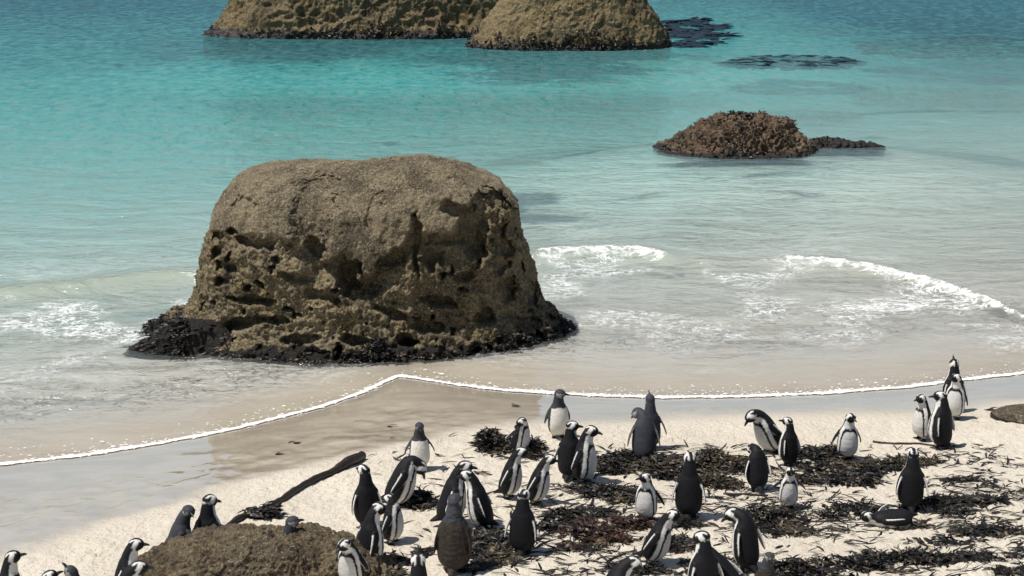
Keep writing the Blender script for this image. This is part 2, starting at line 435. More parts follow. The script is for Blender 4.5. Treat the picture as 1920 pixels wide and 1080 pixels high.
ts = np.concatenate([np.linspace(-0.02, 16, 330)[:-1], 16 * (3200 / 16) ** np.linspace(0, 1, 330)])
us = np.concatenate([np.linspace(-12, -1.02, 24)[:-1], np.linspace(-1.02, 1.02, 520), np.linspace(1.02, 12, 24)[1:]])
T = np.repeat(ts[:, None], len(us), 1)
X = np.outer(0.40 * (17 + ts) + 1.5, us)
Yw = shore(X) + T
x, y, t = X.ravel(), Yw.ravel(), T.ravel()
P = np.stack([x, y, 0 * x], 1)
amp = sstep(0.3, 8, t)
jit = 0.25 * fbm(P * np.array([0.5, 0.2, 1]) + 3, 3)
bd = y - break_y(x) + jit
calm_front = np.where(bd > 0, np.exp(-(bd / 0.75) ** 2), np.exp(-(bd / 0.28) ** 2))
px_, py_, _ = project(P)
crest_on = np.maximum.reduce([sstep(985, 1020, px_) * (1 - sstep(1235, 1275, px_)), sstep(1445, 1480, px_) * (1 - sstep(2000, 2100, px_)), 0.5 * sstep(1275, 1320, px_) * (1 - sstep(1330, 1370, px_))])
ridge_h = 0.17 * (0.45 + 0.55 * np.maximum(crest_on, 1 - sstep(380, 420, px_))) * (1 - 0.5 * sstep(1700, 2000, px_))
zw = 0.012 + amp * (0.030 * fbm(P * np.array([0.35, 0.8, 1]), 3) + 0.012 * fbm(P * np.array([1.2, 2.6, 1]) + 7, 3))
zw += sstep(0.5, 3.0, t) * ridge_h * calm_front
zw += 0.05 * crest_on * np.exp(-(bd / 0.35) ** 2) * fbm(P * 6, 3)
left = 1 - sstep(-3, 9, x)
Deff = t * (0.96 + 0.28 * left) + 2.0 * fbm(P * np.array([0.12, 0.25, 1]), 3) * sstep(2, 10, t)
Deff = Deff + 95 * sstep(13, 26, x - 0.06 * (y - 60)) * sstep(58, 95, y)
deep = np.interp(Deff, [0, 2, 7, 16, 33, 62, 110, 400], [0, 0.015, 0.10, 0.24, 0.46, 0.70, 0.9, 1.0])
edge = np.exp(-((bd - 0.0) / np.where(bd > 0, 0.10, 0.42)) ** 2)
foam = np.where(bd < 0.1, 0.56 * np.exp(-(np.maximum(-bd, 0) / 5.5) ** 2), 0.20 * np.exp(-bd / 6))
foam *= sstep(0.15, 1.2, t)
foam = np.maximum(foam, crest_on * edge)
lw = (1 - sstep(340, 400, px_))
foam = np.where(lw * (bd > -0.55) * (bd < 0.8) > 0.5, foam * 0.15, foam)
silt = np.clip(np.where(bd < 0, np.exp(-(bd / 0.6) ** 2), np.exp(-(bd / 0.55) ** 2)) * (0.75 * lw + 0.5 * (px_ > 980)), 0, 1)
water = mesh_obj('sea_water', np.stack([x, y, zw], 1), grid_faces(len(ts), len(us)), M_WATER, attrs={'deep': deep, 'foam': foam, 'silt': silt})
tag(water, 'clear turquoise sea water shoaling onto the beach', kind='structure')

# thin white foam line along the edge of the last wave
sx = np.linspace(_sh[0, 0] + 1, _sh[-1, 0] - 1, 1500)
sy = shore(sx)
tx = np.gradient(sx); ty = np.gradient(sy); ln = np.hypot(tx, ty); nx, ny = -ty / ln, tx / ln
P1 = np.stack([sx * 1.0, sx * 0, sx * 0], 1)
off = 0.05 * fbm(P1 * 0.9, 4) + 0.03 * fbm(P1 * 5, 3)
wd = 0.048 + 0.05 * fbm(P1 * 1.7 + 4, 4) + 0.03 * fbm(P1 * 9 + 4, 3); wd = np.clip(wd, 0.012, 0.2)
prof = [(-1.0, 0.0), (-0.6, 0.7), (0.0, 1.0), (0.6, 0.6), (1.0, 0.0), (0.9, -0.5)]
V = []
for a, h in prof:
    q = off + a * wd
    xx, yy = sx + nx * q, sy + ny * q
    V.append(np.stack([xx, yy, np.maximum(base_z(xx, yy), 0.0) + 0.012 + h * (0.006 + 0.2 * wd * (0.6 + 0.5 * fbm(np.stack([xx * 9, yy * 9, xx * 0 + a], 1), 2)))], 1))
V = np.array(V).reshape(-1, 3)
FV_, FF_ = [V], grid_faces(len(prof), len(sx)).tolist()
nb = len(V)
for _ in range(3600):
    i = int(RNG.integers(len(sx)))
    if not -9 < sx[i] < 9: continue
    r = abs(RNG.normal(0, 0.0045)) + 0.003
    q = off[i] + wd[i] * RNG.choice([-1, 1]) + RNG.normal(0, 0.03) + (0.45 * RNG.random() ** 3 if RNG.random() < .5 else 0)
    c0 = np.array([sx[i] + nx[i] * q, sy[i] + ny[i] * q, 0.0]); c0[2] = max(float(base_z(c0[0], c0[1])), 0.0) + 0.014
    el = RNG.uniform(1.0, 3.0)
    ringv = [c0 + np.array([r * el * math.cos(a), r * math.sin(a), 0]) for a in np.linspace(0, 2 * math.pi, 7)[:-1]]
    FV_.append(np.array(ringv + [c0 + np.array([0, 0, 0.5 * r])]))
    FF_ += [(nb + k_, nb + (k_ + 1) % 6, nb + 6) for k_ in range(6)]; nb += 7
fl = mesh_obj('shore_foam', np.vstack(FV_), [tuple(f) for f in FF_], M_FOAM)
tag(fl, 'thin white foam line at the edge of the wet sand', kind='stuff')

# ------------------------------------------------------------------ boulders
def resample(pts, n):
    pts = np.array(pts, float); s = np.r_[0, np.cumsum(np.hypot(*np.diff(pts, axis=0).T))]
    u = np.linspace(0, s[-1], n); return np.interp(u, s, pts[:, 0]), np.interp(u, s, pts[:, 1])

def rock_shape(cx, cy, right, back, leftp, front, nth, nv, front_share=0.68, power=2.5, taper=False):
    """right/back/left/front: profiles (reach, z) from the foot up to the top centre."""
    prof = [resample(p, nv) for p in (right, back, leftp, front)]
    nb = int(nth * (1 - front_share)); nf = nth - nb
    th = np.r_[np.linspace(0, math.pi, nb, endpoint=False), np.linspace(math.pi, 2 * math.pi, nf, endpoint=False)]
    c, s = np.cos(th), np.sin(th)
    rx = np.where(c[None] >= 0, prof[0][0][:, None], prof[2][0][:, None])
    zx = np.where(c[None] >= 0, prof[0][1][:, None], prof[2][1][:, None])
    ry = np.where(s[None] >= 0, prof[1][0][:, None], prof[3][0][:, None])
    zy = np.where(s[None] >= 0, prof[1][1][:, None], prof[3][1][:, None])
    e = 1e-4
    power = 1.8 + (power - 1.8) * sstep(0.0, 0.75, (prof[2][1] / max(prof[2][1].max(), 1e-3)))[:, None] if taper else power
    r = ((np.abs(c)[None] / (rx + e)) ** power + (np.abs(s)[None] / (ry + e)) ** power) ** (-1 / power)
    w = np.abs(c)[None] ** 2
    z = zx * w + zy * (1 - w)
    V = np.stack([cx + r * c[None], cy + r * s[None], z], -1).reshape(-1, 3)
    return V, grid_faces(nv, nth, wrap=True), nth

def normals(V, Fc):
    a, b, c, d = (V[Fc[:, i]] for i in range(4))
    fn = np.cross(c - a, d - b); N = np.zeros_like(V)
    for i in range(4): np.add.at(N, Fc[:, i], fn)
    return N / (np.linalg.norm(N, axis=1)[:, None] + 1e-9)

def finish_rock(name, V, Fc, nth, mat, band, ochre):
    V = np.vstack([V, V[-nth:].mean(0)]); top = len(V) - 1; b0 = len(V) - 1 - nth
    tri = [(b0 + i, b0 + (i + 1) % nth, top, top) for i in range(nth)]
    band = np.r_[band, band[-1]]; ochre = np.r_[ochre, ochre[-1]]
    me_f = [tuple(f) for f in Fc.tolist()] + [t[:3] for t in tri]
    o = mesh_obj(name, V, me_f, mat, attrs={'band': band, 'ochre': ochre})
    return o

def blades(name, specs, mat, parent=None, seg=5):
    """specs: list of (pos, heading, length, width, lift, curl, roll)"""
    V, Fc = [], []
    for (p, hd, L, w, lift, curl, roll) in specs:
        n = len(V); q = np.array(p, float); a = hd; pit = lift
        for i in range(seg + 1):
            tt = i / seg
            wid = w * (0.35 + 0.65 * math.sin(math.pi * min(1, 0.15 + 0.85 * tt))) * (1 - 0.55 * tt ** 3)
            sd = np.array([-math.sin(a) * math.cos(roll), math.cos(a) * math.cos(roll), math.sin(roll)])
            sag = np.array([0, 0, 0.28 * wid])
            V += [q - sd * wid / 2, q + sag, q + sd * wid / 2]
            step = L / seg
            q = q + np.array([math.cos(a) * math.cos(pit), math.sin(a) * math.cos(pit), math.sin(pit)]) * step
            a += curl; pit -= lift * 1.7 / seg; roll += random.uniform(-0.35, 0.35)
        for i in range(seg):
            b = n + 3 * i
            Fc += [(b, b + 1, b + 4, b + 3), (b + 1, b + 2, b + 5, b + 4)]
    return mesh_obj(name, np.array(V), Fc, mat, parent)

# --- big boulder standing at the edge of the surf
BX, BY = at_plane(660, 500, 20.9)[0], 20.9
def sil(pts, Yp, cx):
    out = []
    for p in pts:
        X_, Z_ = at_plane(p[0], p[1], Yp); out.append((abs(X_ - cx), Z_))
    return out
right = [(3.5, -0.5)] + sil([(1078, 622), (1052, 594), (1014, 562), (1002, 520), (985, 465), (968, 420), (970, 382), (938, 344), (865, 313), (800, 298), (740, 302)], 20.9, BX)
leftp = [(3.45, -0.5), (3.4, -0.12), (2.95, 0.16)] + sil([(345, 590), (373, 540), (386, 480), (398, 430), (412, 374), (450, 328), (482, 316), (560, 314), (610, 311)], 20.9, BX)
topz = at_plane(680, 306, 20.9)[1]
front = [(1.98, -0.5), (1.84, 0.0), (1.66, 0.26), (1.52, 0.75), (1.48, 1.2), (1.44, 1.6), (1.30, 1.98), (0.95, 2.28), (0.5, topz - 0.10), (0.12, topz - 0.01)]
back = [(2.6, -0.6), (2.3, 0.1), (2.1, 0.8), (2.0, 1.5), (1.7, 2.1), (1.2, 2.4), (0.5, topz - 0.06), (0.12, topz - 0.02)]
right[-1] = (0.35, right[-1][1]); leftp[-1] = (0.35, leftp[-1][1])
right.append((0.08, topz)); leftp.append((0.08, topz))
V, Fc, nth = rock_shape(BX, BY, right, back, leftp, front, 620, 270, 0.72, 2.7, taper=True)
N = normals(V, Fc)
px, py, _ = project(V)
facing = sstep(0.05, 0.35, -N[:, 1]) 
hh = V[:, 2] / topz
lump = fbm(V * 0.8 + 3, 3)
lump = lump + 0.5 * fbm(V * 1.9 + 13, 2, ridged=True)
V = V + N * (0.10 * lump * (0.3 + 0.7 * sstep(0.0, 0.4, hh)))[:, None] * np.array([0.55, 1, 0.55])
# smooth upper cap overhanging the eroded lower half
cap = np.array([(360, 400), (405, 425), (440, 432), (520, 436), (548, 446), (600, 482), (620, 474), (634, 470), (650, 510), (690, 530), (722, 500), (772, 424), (800, 436), (850, 440), (884, 430), (900, 372), (930, 362), (960, 385), (1100, 420)], float)
nz = fbm(V * 2.6 + 11, 3)
yb = np.interp(px + 20 * fbm(V * 4 + 2, 2), cap[:, 0], cap[:, 1]) + 14 * nz
cut = sstep(0, 16, py - yb)
fade = 1 - 0.95 * sstep(14, 70, py - yb)
dent = 0.26 * cut * fade * (0.30 + 0.70 * sstep(500, 600, px))
ELL = [(815, 488, 22, 24, .36, 0), (830, 452, 50, 16, .34, -.1), (886, 440, 26, 56, .40, 0), (915, 395, 34, 42, .30, .1), (938, 450, 18, 44, .28, 0), (850, 395, 26, 16, .2, .5), (1000, 555, 18, 30, .28, 0), (948, 545, 14, 28, .25, .1),
       (437, 437, 12, 9, .26, 0), (408, 446, 10, 11, .24, 0), (408, 475, 11, 14, .24, .3), (425, 500, 18, 10, .24, .3), (418, 530, 13, 9, .26, 0), (467, 456, 34, 9, .24, .35), (500, 462, 22, 9, .22, .4),
       (478, 562, 40, 10, .30, .12), (448, 610, 44, 14, .34, -.2), (520, 600, 26, 9, .2, .1), (660, 522, 26, 40, .42, 0), (695, 542, 22, 24, .34, 0), (742, 482, 46, 18, .34, -.75), (778, 462, 12, 54, .36, 0), (590, 470, 26, 20, .34, .6),
       (823, 566, 40, 11, .22, .1), (870, 520, 24, 13, .2, 0), (600, 555, 40, 10, .17, .3), (560, 520, 36, 10, .17, .2), (730, 590, 40, 12, .18, .3), (800, 615, 32, 14, .2, 0), (900, 600, 26, 13, .22, 0), (940, 500, 12, 20, .2, 0),
       (560, 640, 44, 12, .2, -.1), (665, 640, 36, 12, .2, .1), (400, 640, 26, 14, .2, -.3), (985, 610, 22, 14, .22, 0), (1030, 600, 12, 10, .18, 0), (760, 640, 20, 18, .22, 0), (616, 415, 11, 58, .11, 0.06), (588, 400, 44, 90, .10, 0.1), (560, 385, 12, 34, .07, -.2), (520, 350, 60, 20, .05, .3), (840, 350, 60, 22, .06, .4), (700, 400, 14, 40, .05, .3), (455, 395, 30, 26, .08, .5), (715, 315, 8, 5, .10, 0)]
wob = fbm(V * 7, 3)
wob2 = 2.2 * fbm(V * 2.4 + 51, 3)
pit = fbm(V * np.array([3.0, 3.0, 3.6]) + 41, 3, 0.6)
dent = np.maximum(dent, 0.24 * cut * sstep(0.24, 0.38, pit))
for ex, ey, ra, rb, dp, rot in ELL:
    c, s = math.cos(rot), math.sin(rot)
    dx, dy = px - ex + wob2 * min(12, ra * 0.8), py - ey
    q = np.sqrt(((dx * c + dy * s) / ra) ** 2 + ((-dx * s + dy * c) / rb) ** 2) + 0.55 * wob
    dent = np.maximum(dent, dp * (1 - sstep(0.62, 1.12, q)))
V[:, 1] += dent * facing
rough = 0.25 + 0.75 * cut
rg = fbm(V * 3.2 + 5, 4, 0.55, ridged=True); rg2 = fbm(V * 8.5, 3, 0.55)
V = V + N * (rough * (0.065 * (rg - 0.35) + 0.06 * rg2) + (0.012 + 0.022 * cut) * fbm(V * 20, 3, 0.6) + 0.02 * rg2)[:, None]
lowmask = 1 - sstep(0.02, 0.62, V[:, 2])
V = V + N * (lowmask * 0.09 * fbm(V * 5.5 + 21, 3))[:, None]
band = 1 - sstep(0.03, 0.26, V[:, 2] + 0.28 * fbm(V * 1.5, 3) - 0.42 * (1 - sstep(300, 375, px)) * sstep(590, 640, py))
ochre = 0.9 * sstep(0.05, 0.5, cut * (1 - sstep(1.0, 1.9, V[:, 2]) * 0.6)) * (0.5 + 0.5 * sstep(-0.2, 0.4, fbm(V * 1.3 + 31, 3)))
big = empty('boulder', (BX, BY, 0))
body = finish_rock('rock_face', V - np.array([BX, BY, 0]), Fc, nth, M_ROCK, band, ochre)
body.parent = big
tag(big, 'huge flat topped brown boulder standing at the edge of the surf', 'boulder', kind='thing')
# low weedy ledge running out from its seaward foot
lx, ly = at_z(335, 668)
tipx, _ = at_z(222, 668)
LV, LF, ln_ = rock_shape(lx, ly + 0.35, [(1.0, -0.2), (0.9, 0.1), (0.6, 0.36), (0.3, 0.44), (0.05, 0.46)], [(0.6, -0.2), (0.55, 0.1), (0.4, 0.31), (0.2, 0.42), (0.05, 0.46)],
                         [(lx - tipx + 0.1, -0.12), (lx - tipx - 0.05, 0.02), ((lx - tipx) * 0.62, 0.14), ((lx - tipx) * 0.25, 0.34), (0.05, 0.46)], [(0.4, -0.2), (0.33, 0.02), (0.24, 0.22), (0.12, 0.40), (0.05, 0.46)], 200, 60, 0.6, 1.7)
LN = normals(LV, LF)
LV = LV + LN * (0.07 * fbm(LV * np.array([3.0, 4.5, 4.5]) + 61, 4, 0.55))[:, None]
lb = finish_rock('weedy_ledge', LV - np.array([BX, BY, 0]), LF, ln_, M_ROCK, np.ones(len(LV)), np.zeros(len(LV)))
lb.parent = big
# kelp and mussel fringe round its foot
foot = np.where((V[:, 2] > -0.03) & (V[:, 2] < 0.36) & (N[:, 1] < 0.25))[0]
specs = []
for i in RNG.permutation(foot)[:9000]:
    lim = 0.03 + 0.30 * max(0, 0.15 + 1.7 * n1(*(V[i] * 1.25))) + 0.16 * (px[i] < 360)
    if V[i, 2] > lim or len(specs) > 2600: continue
    n_ = N[i]; p = V[i] - np.array([BX, BY, 0]) + n_ * 0.015
    hd = math.atan2(n_[1], n_[0]) + RNG.choice([-1, 1]) * RNG.uniform(0.5, 1.7)
    specs.append((p, hd, RNG.uniform(0.04, 0.11), RNG.uniform(0.015, 0.045), RNG.uniform(-1.2, 0.4), RNG.uniform(-.3, .3), RNG.uniform(-1.2, 1.2)))
li = np.where((LV[:, 2] > 0.0) & (LN[:, 1] < 0.4))[0]
for i in RNG.choice(li, 260):
    n_ = LN[i]; specs.append((LV[i] - np.array([BX, BY, 0]) + n_ * 0.01, math.pi + RNG.normal(0.3, 0.7), RNG.uniform(0.08, 0.2), RNG.uniform(0.02, 0.05), RNG.uniform(-.6, .1), RNG.uniform(-.2, .2), RNG.uniform(-.8, .8)))
kf = blades('kelp_fringe', specs, M_WEED, big)
kf['kind'] = 'stuff'

# --- rough mussel covered rock out in the shallows
def simple_rock(name, label, pxl, pxr, py_base, top_px, top_py, depth_ratio, mat, rough=0.16, freq=1.6, band_h=0.3, och=0.5, skirt=0.4, n=(300, 110), prof=None, yoff=0.0, kind_cat='rock', zb=0.0, power=2.3, tops=None):
    xl, yb0 = at_z(pxl, py_base, zb); xr, _ = at_z(pxr, py_base, zb)
    W = xr - xl; cyy = yb0 + depth_ratio * W * 0.5 + yoff
    xt, zt = at_plane(top_px, top_py, cyy)
    prof = prof or [(1.0, 0.0), (0.86, 0.25), (0.66, 0.55), (0.42, 0.82), (0.2, 0.95), (0.03, 1.0)]
    sl, sr = (prof if isinstance(prof, list) else prof[0]), (prof if isinstance(prof, list) else prof[1])
    H = zt - zb
    k = cyy / yb0
    RL, RR = (xt - xl * k), (xr * k - xt)
    mk = lambda pr, rad: [(rad * 1.0, zb - skirt)] + [(rad * a, zb + H * b) for a, b in pr]
    V, Fc, nth = rock_shape(xt, cyy, mk(sr, RR), mk(sl, depth_ratio * W * 0.5), mk(sl, RL), mk(sl, depth_ratio * W * 0.5), n[0], n[1], 0.66, power)
    N = normals(V, Fc)
    D = rough * (fbm(V * freq + 3, 4, 0.55) + 0.6 * fbm(V * freq * 2.6 + 8, 3, 0.55, ridged=True) - 0.25)
    V = V + N * (D * (0.35 + 0.65 * sstep(zb - 0.15, zb + 0.25, V[:, 2])))[:, None]
    band = 1 - sstep(zb + 0.1 * band_h, zb + band_h, V[:, 2] + 0.4 * band_h * fbm(V * freq, 3))
    ochre = och * (0.4 + 0.6 * sstep(-0.3, 0.3, fbm(V * 0.7 * freq + 31, 3)))
    root = empty(name, (xt, cyy, zb))
    b = finish_rock('rock_face', V - np.array([xt, cyy, zb]), Fc, nth, mat, band, ochre)
    b.parent = root
    tag(root, label, kind_cat, kind='thing')
    return root, V, N, np.array([xt, cyy, zb])

mus, MV, MN, MO = simple_rock('mussel_rock', 'low knobbly rock crusted with mussels in the pale shallows', 1228, 1530, 298, 1395, 216, 0.75, M_MUSSEL, 0.24, 2.0, 0.25, 0.6, n=(420, 150),
    prof=([(1.0, 0.0), (0.80, 0.22), (0.56, 0.60), (0.34, 0.90), (0.15, 0.97), (0.03, 1.0)], [(1.0, 0.0), (0.84, 0.28), (0.74, 0.5), (0.60, 0.85), (0.3, 0.97), (0.03, 1.0)]))
idx = np.where((MV[:, 2] > 0.05) & (MN[:, 1] < 0.4))[0]
specs = []
for i in RNG.choice(idx, 1300):
    if n1(*(MV[i] * 1.7)) < -0.02: continue
    n_ = MN[i]; specs.append((MV[i] - MO + n_ * 0.03, RNG.uniform(0, 6.28), RNG.uniform(0.05, 0.13), RNG.uniform(0.03, 0.08), RNG.uniform(-.4, .5), RNG.uniform(-.3, .3), RNG.uniform(-1, 1)))
mc = blades('mussel_crust', specs, M_WEED, mus); mc['kind'] = 'stuff'
tail_r, TV, TN, TO = simple_rock('reef_ridge', 'thin dark reef ridge trailing off beside the mussel rock', 1485, 1660, 279, 1540, 262, 0.3, M_MUSSEL, 0.20, 2.4, 0.9, 0.2, n=(240, 60),
    prof=[(1.0, 0.0), (0.9, 0.18), (0.7, 0.5), (0.45, 0.8), (0.2, 0.95), (0.03, 1.0)])

# --- two large boulders far out
far1, FV1, FN1, FO1 = simple_rock('sea_boulder', 'broad far boulder with mottled weedy sides, longer of the two', 385, 985, 74, 690, -120, 0.5, M_FAR, 0.46, 0.60, 0.75, 0.75, n=(460, 150), skirt=1.2, power=2.6,
    prof=([(1.0, 0.0), (0.93, 0.08), (0.84, 0.28), (0.75, 0.55), (0.6, 0.85), (0.3, 0.97), (0.03, 1.0)], [(1.0, 0.0), (0.96, 0.12), (0.9, 0.35), (0.8, 0.6), (0.62, 0.88), (0.3, 0.97), (0.03, 1.0)]))
far2, FV2, FN2, FO2 = simple_rock('sea_boulder', 'steep cone shaped far boulder standing before the broader one', 876, 1256, 96, 1070, -85, 0.62, M_FAR, 0.22, 0.8, 0.6, 0.8, n=(460, 150), skirt=1.0,
    prof=([(1.0, 0.0), (0.88, 0.2), (0.66, 0.55), (0.48, 0.80), (0.25, 0.96), (0.03, 1.0)], [(1.0, 0.0), (0.95, 0.14), (0.83, 0.38), (0.65, 0.68), (0.40, 0.90), (0.2, 0.98), (0.03, 1.0)]))
for fo, FV, FN, FO in ((far1, FV1, FN1, FO1), (far2, FV2, FN2, FO2)):
    idx = np.where((FV[:, 2] > 0.0) & (FV[:, 2] < 1.5) & (FN[:, 1] < 0.3))[0]
    specs = []
    for i in RNG.choice(idx, 2200):
        if FV[i, 2] > 0.2 + 1.1 * (0.5 + n1(*(FV[i] * 0.8))) - 0.15 or RNG.random() < 0.35: continue
        n_ = FN[i]; specs.append((FV[i] - FO + n_ * 0.04, math.atan2(n_[1], n_[0]) + RNG.uniform(-1, 1), RNG.uniform(0.1, 0.26), RNG.uniform(0.05, 0.14), RNG.uniform(-1.4, -.2), RNG.uniform(-.3, .3), RNG.uniform(-1, 1)))
    q = blades('kelp_fringe', specs, M_WEED, fo); q['kind'] = 'stuff'

# --- floating kelp by the cone shaped boulder, and weed beds under the surface
def weed_raft(name, label, px0, px1, py0, py1, n, L, mat, z=0.05, lift=0.3):
    cx, cy = at_z((px0 + px1) / 2, (py0 + py1) / 2)
    specs = []
    while len(specs) < n:
        a, r = RNG.uniform(0, 6.28), math.sqrt(RNG.random())
        q = at_z((px0 + px1) / 2 + (px1 - px0) / 2 * r * math.cos(a), (py0 + py1) / 2 + (py1 - py0) / 2 * r * math.sin(a))
        if n1(q[0] * 0.7, q[1] * 0.25, 1.0) < -0.05: continue
        specs.append(((q[0] - cx, q[1] - cy, z + RNG.uniform(-.05, .08)), RNG.normal(0, .5) + (math.pi if RNG.random() < .5 else 0), RNG.uniform(.5, 1.3) * L, RNG.uniform(.15, .35) * L, RNG.uniform(-.1, lift), RNG.uniform(-.25, .25), RNG.uniform(-.5, .5)))
    o = blades(name, specs, mat); o.location = (cx, cy, 0)
    tag(o, label, kind='stuff'); return o
weed_raft('floating_kelp', 'dark kelp floating beside the cone shaped boulder', 1225, 1365, 36, 90, 420, 0.9, M_UNDER, 0.05, 0.2)
weed_raft('kelp_patch', 'flat dark kelp patch in pale water beyond the mussel rock', 1362, 1608, 104, 126, 700, 0.75, M_UNDER, -0.075, 0.03)
weed_raft('kelp_patch', 'streaks of dark kelp far out under the deep blue water', 1600, 1990, 66, 104, 620, 0.8, M_UNDER, -0.14, 0.04)

# --- near rock low in the frame and the stone on the sand
near, NV, NN, NO = simple_rock('near_rock', 'rough brown rock in front hiding the feet of several penguins', 205, 778, 1175, 520, 1000, 0.42, M_NEAR, 0.10, 3.0, 0.02, 0.75, n=(560, 190), skirt=0.6, zb=0.42, power=2.6,
    prof=([(1.0, 0.0), (0.93, 0.30), (0.80, 0.60), (0.58, 0.86), (0.3, 0.97), (0.03, 1.0)], [(1.0, 0.0), (0.90, 0.32), (0.72, 0.60), (0.5, 0.85), (0.25, 0.97), (0.03, 1.0)]))
xg, yg, zg = on_ground(1950, 798)
stone, *_ = simple_rock('beach_stone', 'smooth grey brown stone half buried in sand near the waterline', 1858, 2040, 797, 1960, 762, 0.6, M_NEAR, 0.02, 3, 0.01, 0.2, n=(160, 60), skirt=0.3, zb=zg)

# ------------------------------------------------------------------ kelp stalk lying on the sand
def tube(pts, rad, nseg=14, seed=0):
    pts = np.array(pts, float); n = len(pts); V = []
    for i in range(n):
        t = pts[min(i + 1, n - 1)] - pts[max(i - 1, 0)]; t /= np.linalg.norm(t)
        up = np.array([0, 0, 1.0]); sd = np.cross(t, up); sd /= np.linalg.norm(sd); u = np.cross(sd, t)
        for k_ in range(nseg):
            a = 2 * math.pi * k_ / nseg
            V.append(pts[i] + (sd * math.cos(a) + u * math.sin(a)) * rad[i])
    V = np.array(V)
    Fc = [tuple(f) for f in grid_faces(n, nseg, wrap=True).tolist()]
    Fc += [tuple(range(nseg - 1, -1, -1)), tuple((n - 1) * nseg + i for i in range(nseg))]
    return V, Fc
spx = [(400, 1004), (438, 976), (475, 961), (512, 947), (548, 921), (592, 896), (632, 880), (662, 866), (679, 856)]
hr = [0.032, 0.032, 0.034, 0.035, 0.034, 0.037, 0.041, 0.058, 0.052]
pts = []
for (a, b) in spx:
    g = on_ground(a, b + 5); pts.append(g)
pts = np.array(pts); uu = np.linspace(0, 1, 60); u0 = np.linspace(0, 1, len(pts))
pp = np.stack([np.interp(uu, u0, pts[:, i]) for i in range(3)], 1)
k5 = np.ones(7) / 7
for i in range(3): pp[3:-3, i] = np.convolve(pp[:, i], k5, 'valid')
rad = np.interp(uu, u0, hr) * (1 + 0.30 * fbm(pp * 6, 3))
pp[:, 2] = ground_z(pp[:, 0], pp[:, 1]) + rad * 0.85
org = pp[30].copy()
V, Fc = tube(pp - org, rad)
stalk = empty('kelp_stalk', org)
tag(stalk, 'long dark kelp stalk lying on the sand with torn fronds at its lower end', 'seaweed')
mesh_obj('stipe', V, Fc, M_KELP, stalk)
specs = []
g0 = np.array(on_ground(485, 972))
for _ in range(260):
    q = on_ground(490 + RNG.normal(0, 15), 968 + RNG.normal(0, 3.5))
    specs.append((np.array(q) - org + np.array([0, 0, RNG.uniform(0.01, 0.09)]), RNG.normal(0.1, 0.6), RNG.uniform(.05, .14), RNG.uniform(.02, .045), RNG.uniform(-.4, .4), RNG.uniform(-.2, .2), RNG.uniform(-.8, .8)))
o = blades('frond', specs, M_WEED, stalk); o['kind'] = 'stuff'

# ------------------------------------------------------------------ seaweed wrack
def wrack(name, label, ells, mat, dens=1.0, hmax=0.14, bw=(0.010, 0.030), bl=(0.05, 0.17)):
    specs = []; org = None
    for (ex, ey, rx, ry, h) in ells:
        c = np.array(on_ground(ex, ey))
        if org is None: org = c
        ppm = F / (c[1] * CP + (CAM_H - c[2]) * SP)
        wx, wy = rx / ppm, ry / ppm / 0.40
        area = math.pi * wx * wy
        n = int(min(3000, 100 + 1500 * area * dens))
        for _ in range(n):
            a, r = RNG.uniform(0, 6.28), RNG.random() ** 0.6
            x_, y_ = c[0] + wx * r * math.cos(a), c[1] + wy * r * math.sin(a)
            nz_ = n1(x_ * 2.6, y_ * 2.6, 3.0)
            if nz_ < -0.06 + 0.22 * r * r - 0.1 and RNG.random() < 0.9: continue
            z_ = gz1(x_, y_) + h * (1 - r * r) * RNG.random() ** 0.6 * (0.5 + 1.2 * max(0, nz_ + 0.3)) + 0.006
            br_ = RNG.random() < 0.45
            specs.append((np.array([x_, y_, z_]) - org, RNG.uniform(0, 6.28), RNG.uniform(0.04, 0.09) if br_ else RNG.uniform(*bl), RNG.uniform(0.025, 0.055) if br_ else RNG.uniform(*bw), RNG.uniform(-.15, .75 if h > 0.05 else .3), RNG.uniform(-.6, .6), RNG.uniform(-1.2, 1.2)))
    o = blades(name, specs, mat, seg=3); o.location = org
    tag(o, label, kind='stuff'); return o

wrack('seaweed_mound', 'tall heap of black seaweed at the back, beside the preening penguin', [(925, 838, 38, 22, .22), (1000, 848, 26, 18, .16)], M_WEED, 3.0)
wrack('seaweed_bank', 'wide bank of black seaweed behind the middle penguins', [(1165, 868, 62, 18, .10), (1255, 880, 80, 30, .16), (1345, 872, 70, 22, .12), (1335, 908, 62, 14, .08), (1400, 880, 40, 12, .06), (1150, 882, 40, 14, .08)], M_WEED, 2.0)
wrack('seaweed_bank', 'bank of dark seaweed round the penguin that faces the camera alone', [(1540, 858, 60, 18, .10), (1575, 888, 85, 26, .10), (1660, 874, 75, 14, .07), (1730, 868, 40, 8, .04), (1600, 905, 60, 10, .05), (1510, 900, 40, 12, .04)], M_WEED, 2.0)
wrack('seaweed_patch', 'dark weed patch between the leaning penguins and the bank', [(1150, 928, 62, 14, .07), (1190, 940, 45, 10, .05), (1100, 915, 34, 8, .03)], M_WEED, 1.8)
wrack('seaweed_patch', 'reddish brown seaweed patch in the middle of the beach', [(1115, 1008, 72, 24, .10), (1170, 985, 55, 12, .06), (1075, 1028, 36, 10, .04)], M_RED, 2.2)
wrack('seaweed_patch', 'black weed lying beside the small black backed penguin', [(1070, 972, 62, 15, .08), (1120, 965, 40, 8, .04), (1040, 990, 40, 8, .04)], M_WEED, 1.8)
wrack('seaweed_patch', 'small dark weed pile on bare sand behind the white bellied penguin', [(787, 946, 30, 14, .10)], M_WEED, 2.6)
wrack('seaweed_patch', 'leafy weed patch around the fluffy brown chick', [(915, 1020, 58, 30, .06), (940, 1050, 50, 12, .03), (880, 1065, 34, 8, .02)], M_WEED, 1.7, bw=(.02, .04), bl=(.06, .16))
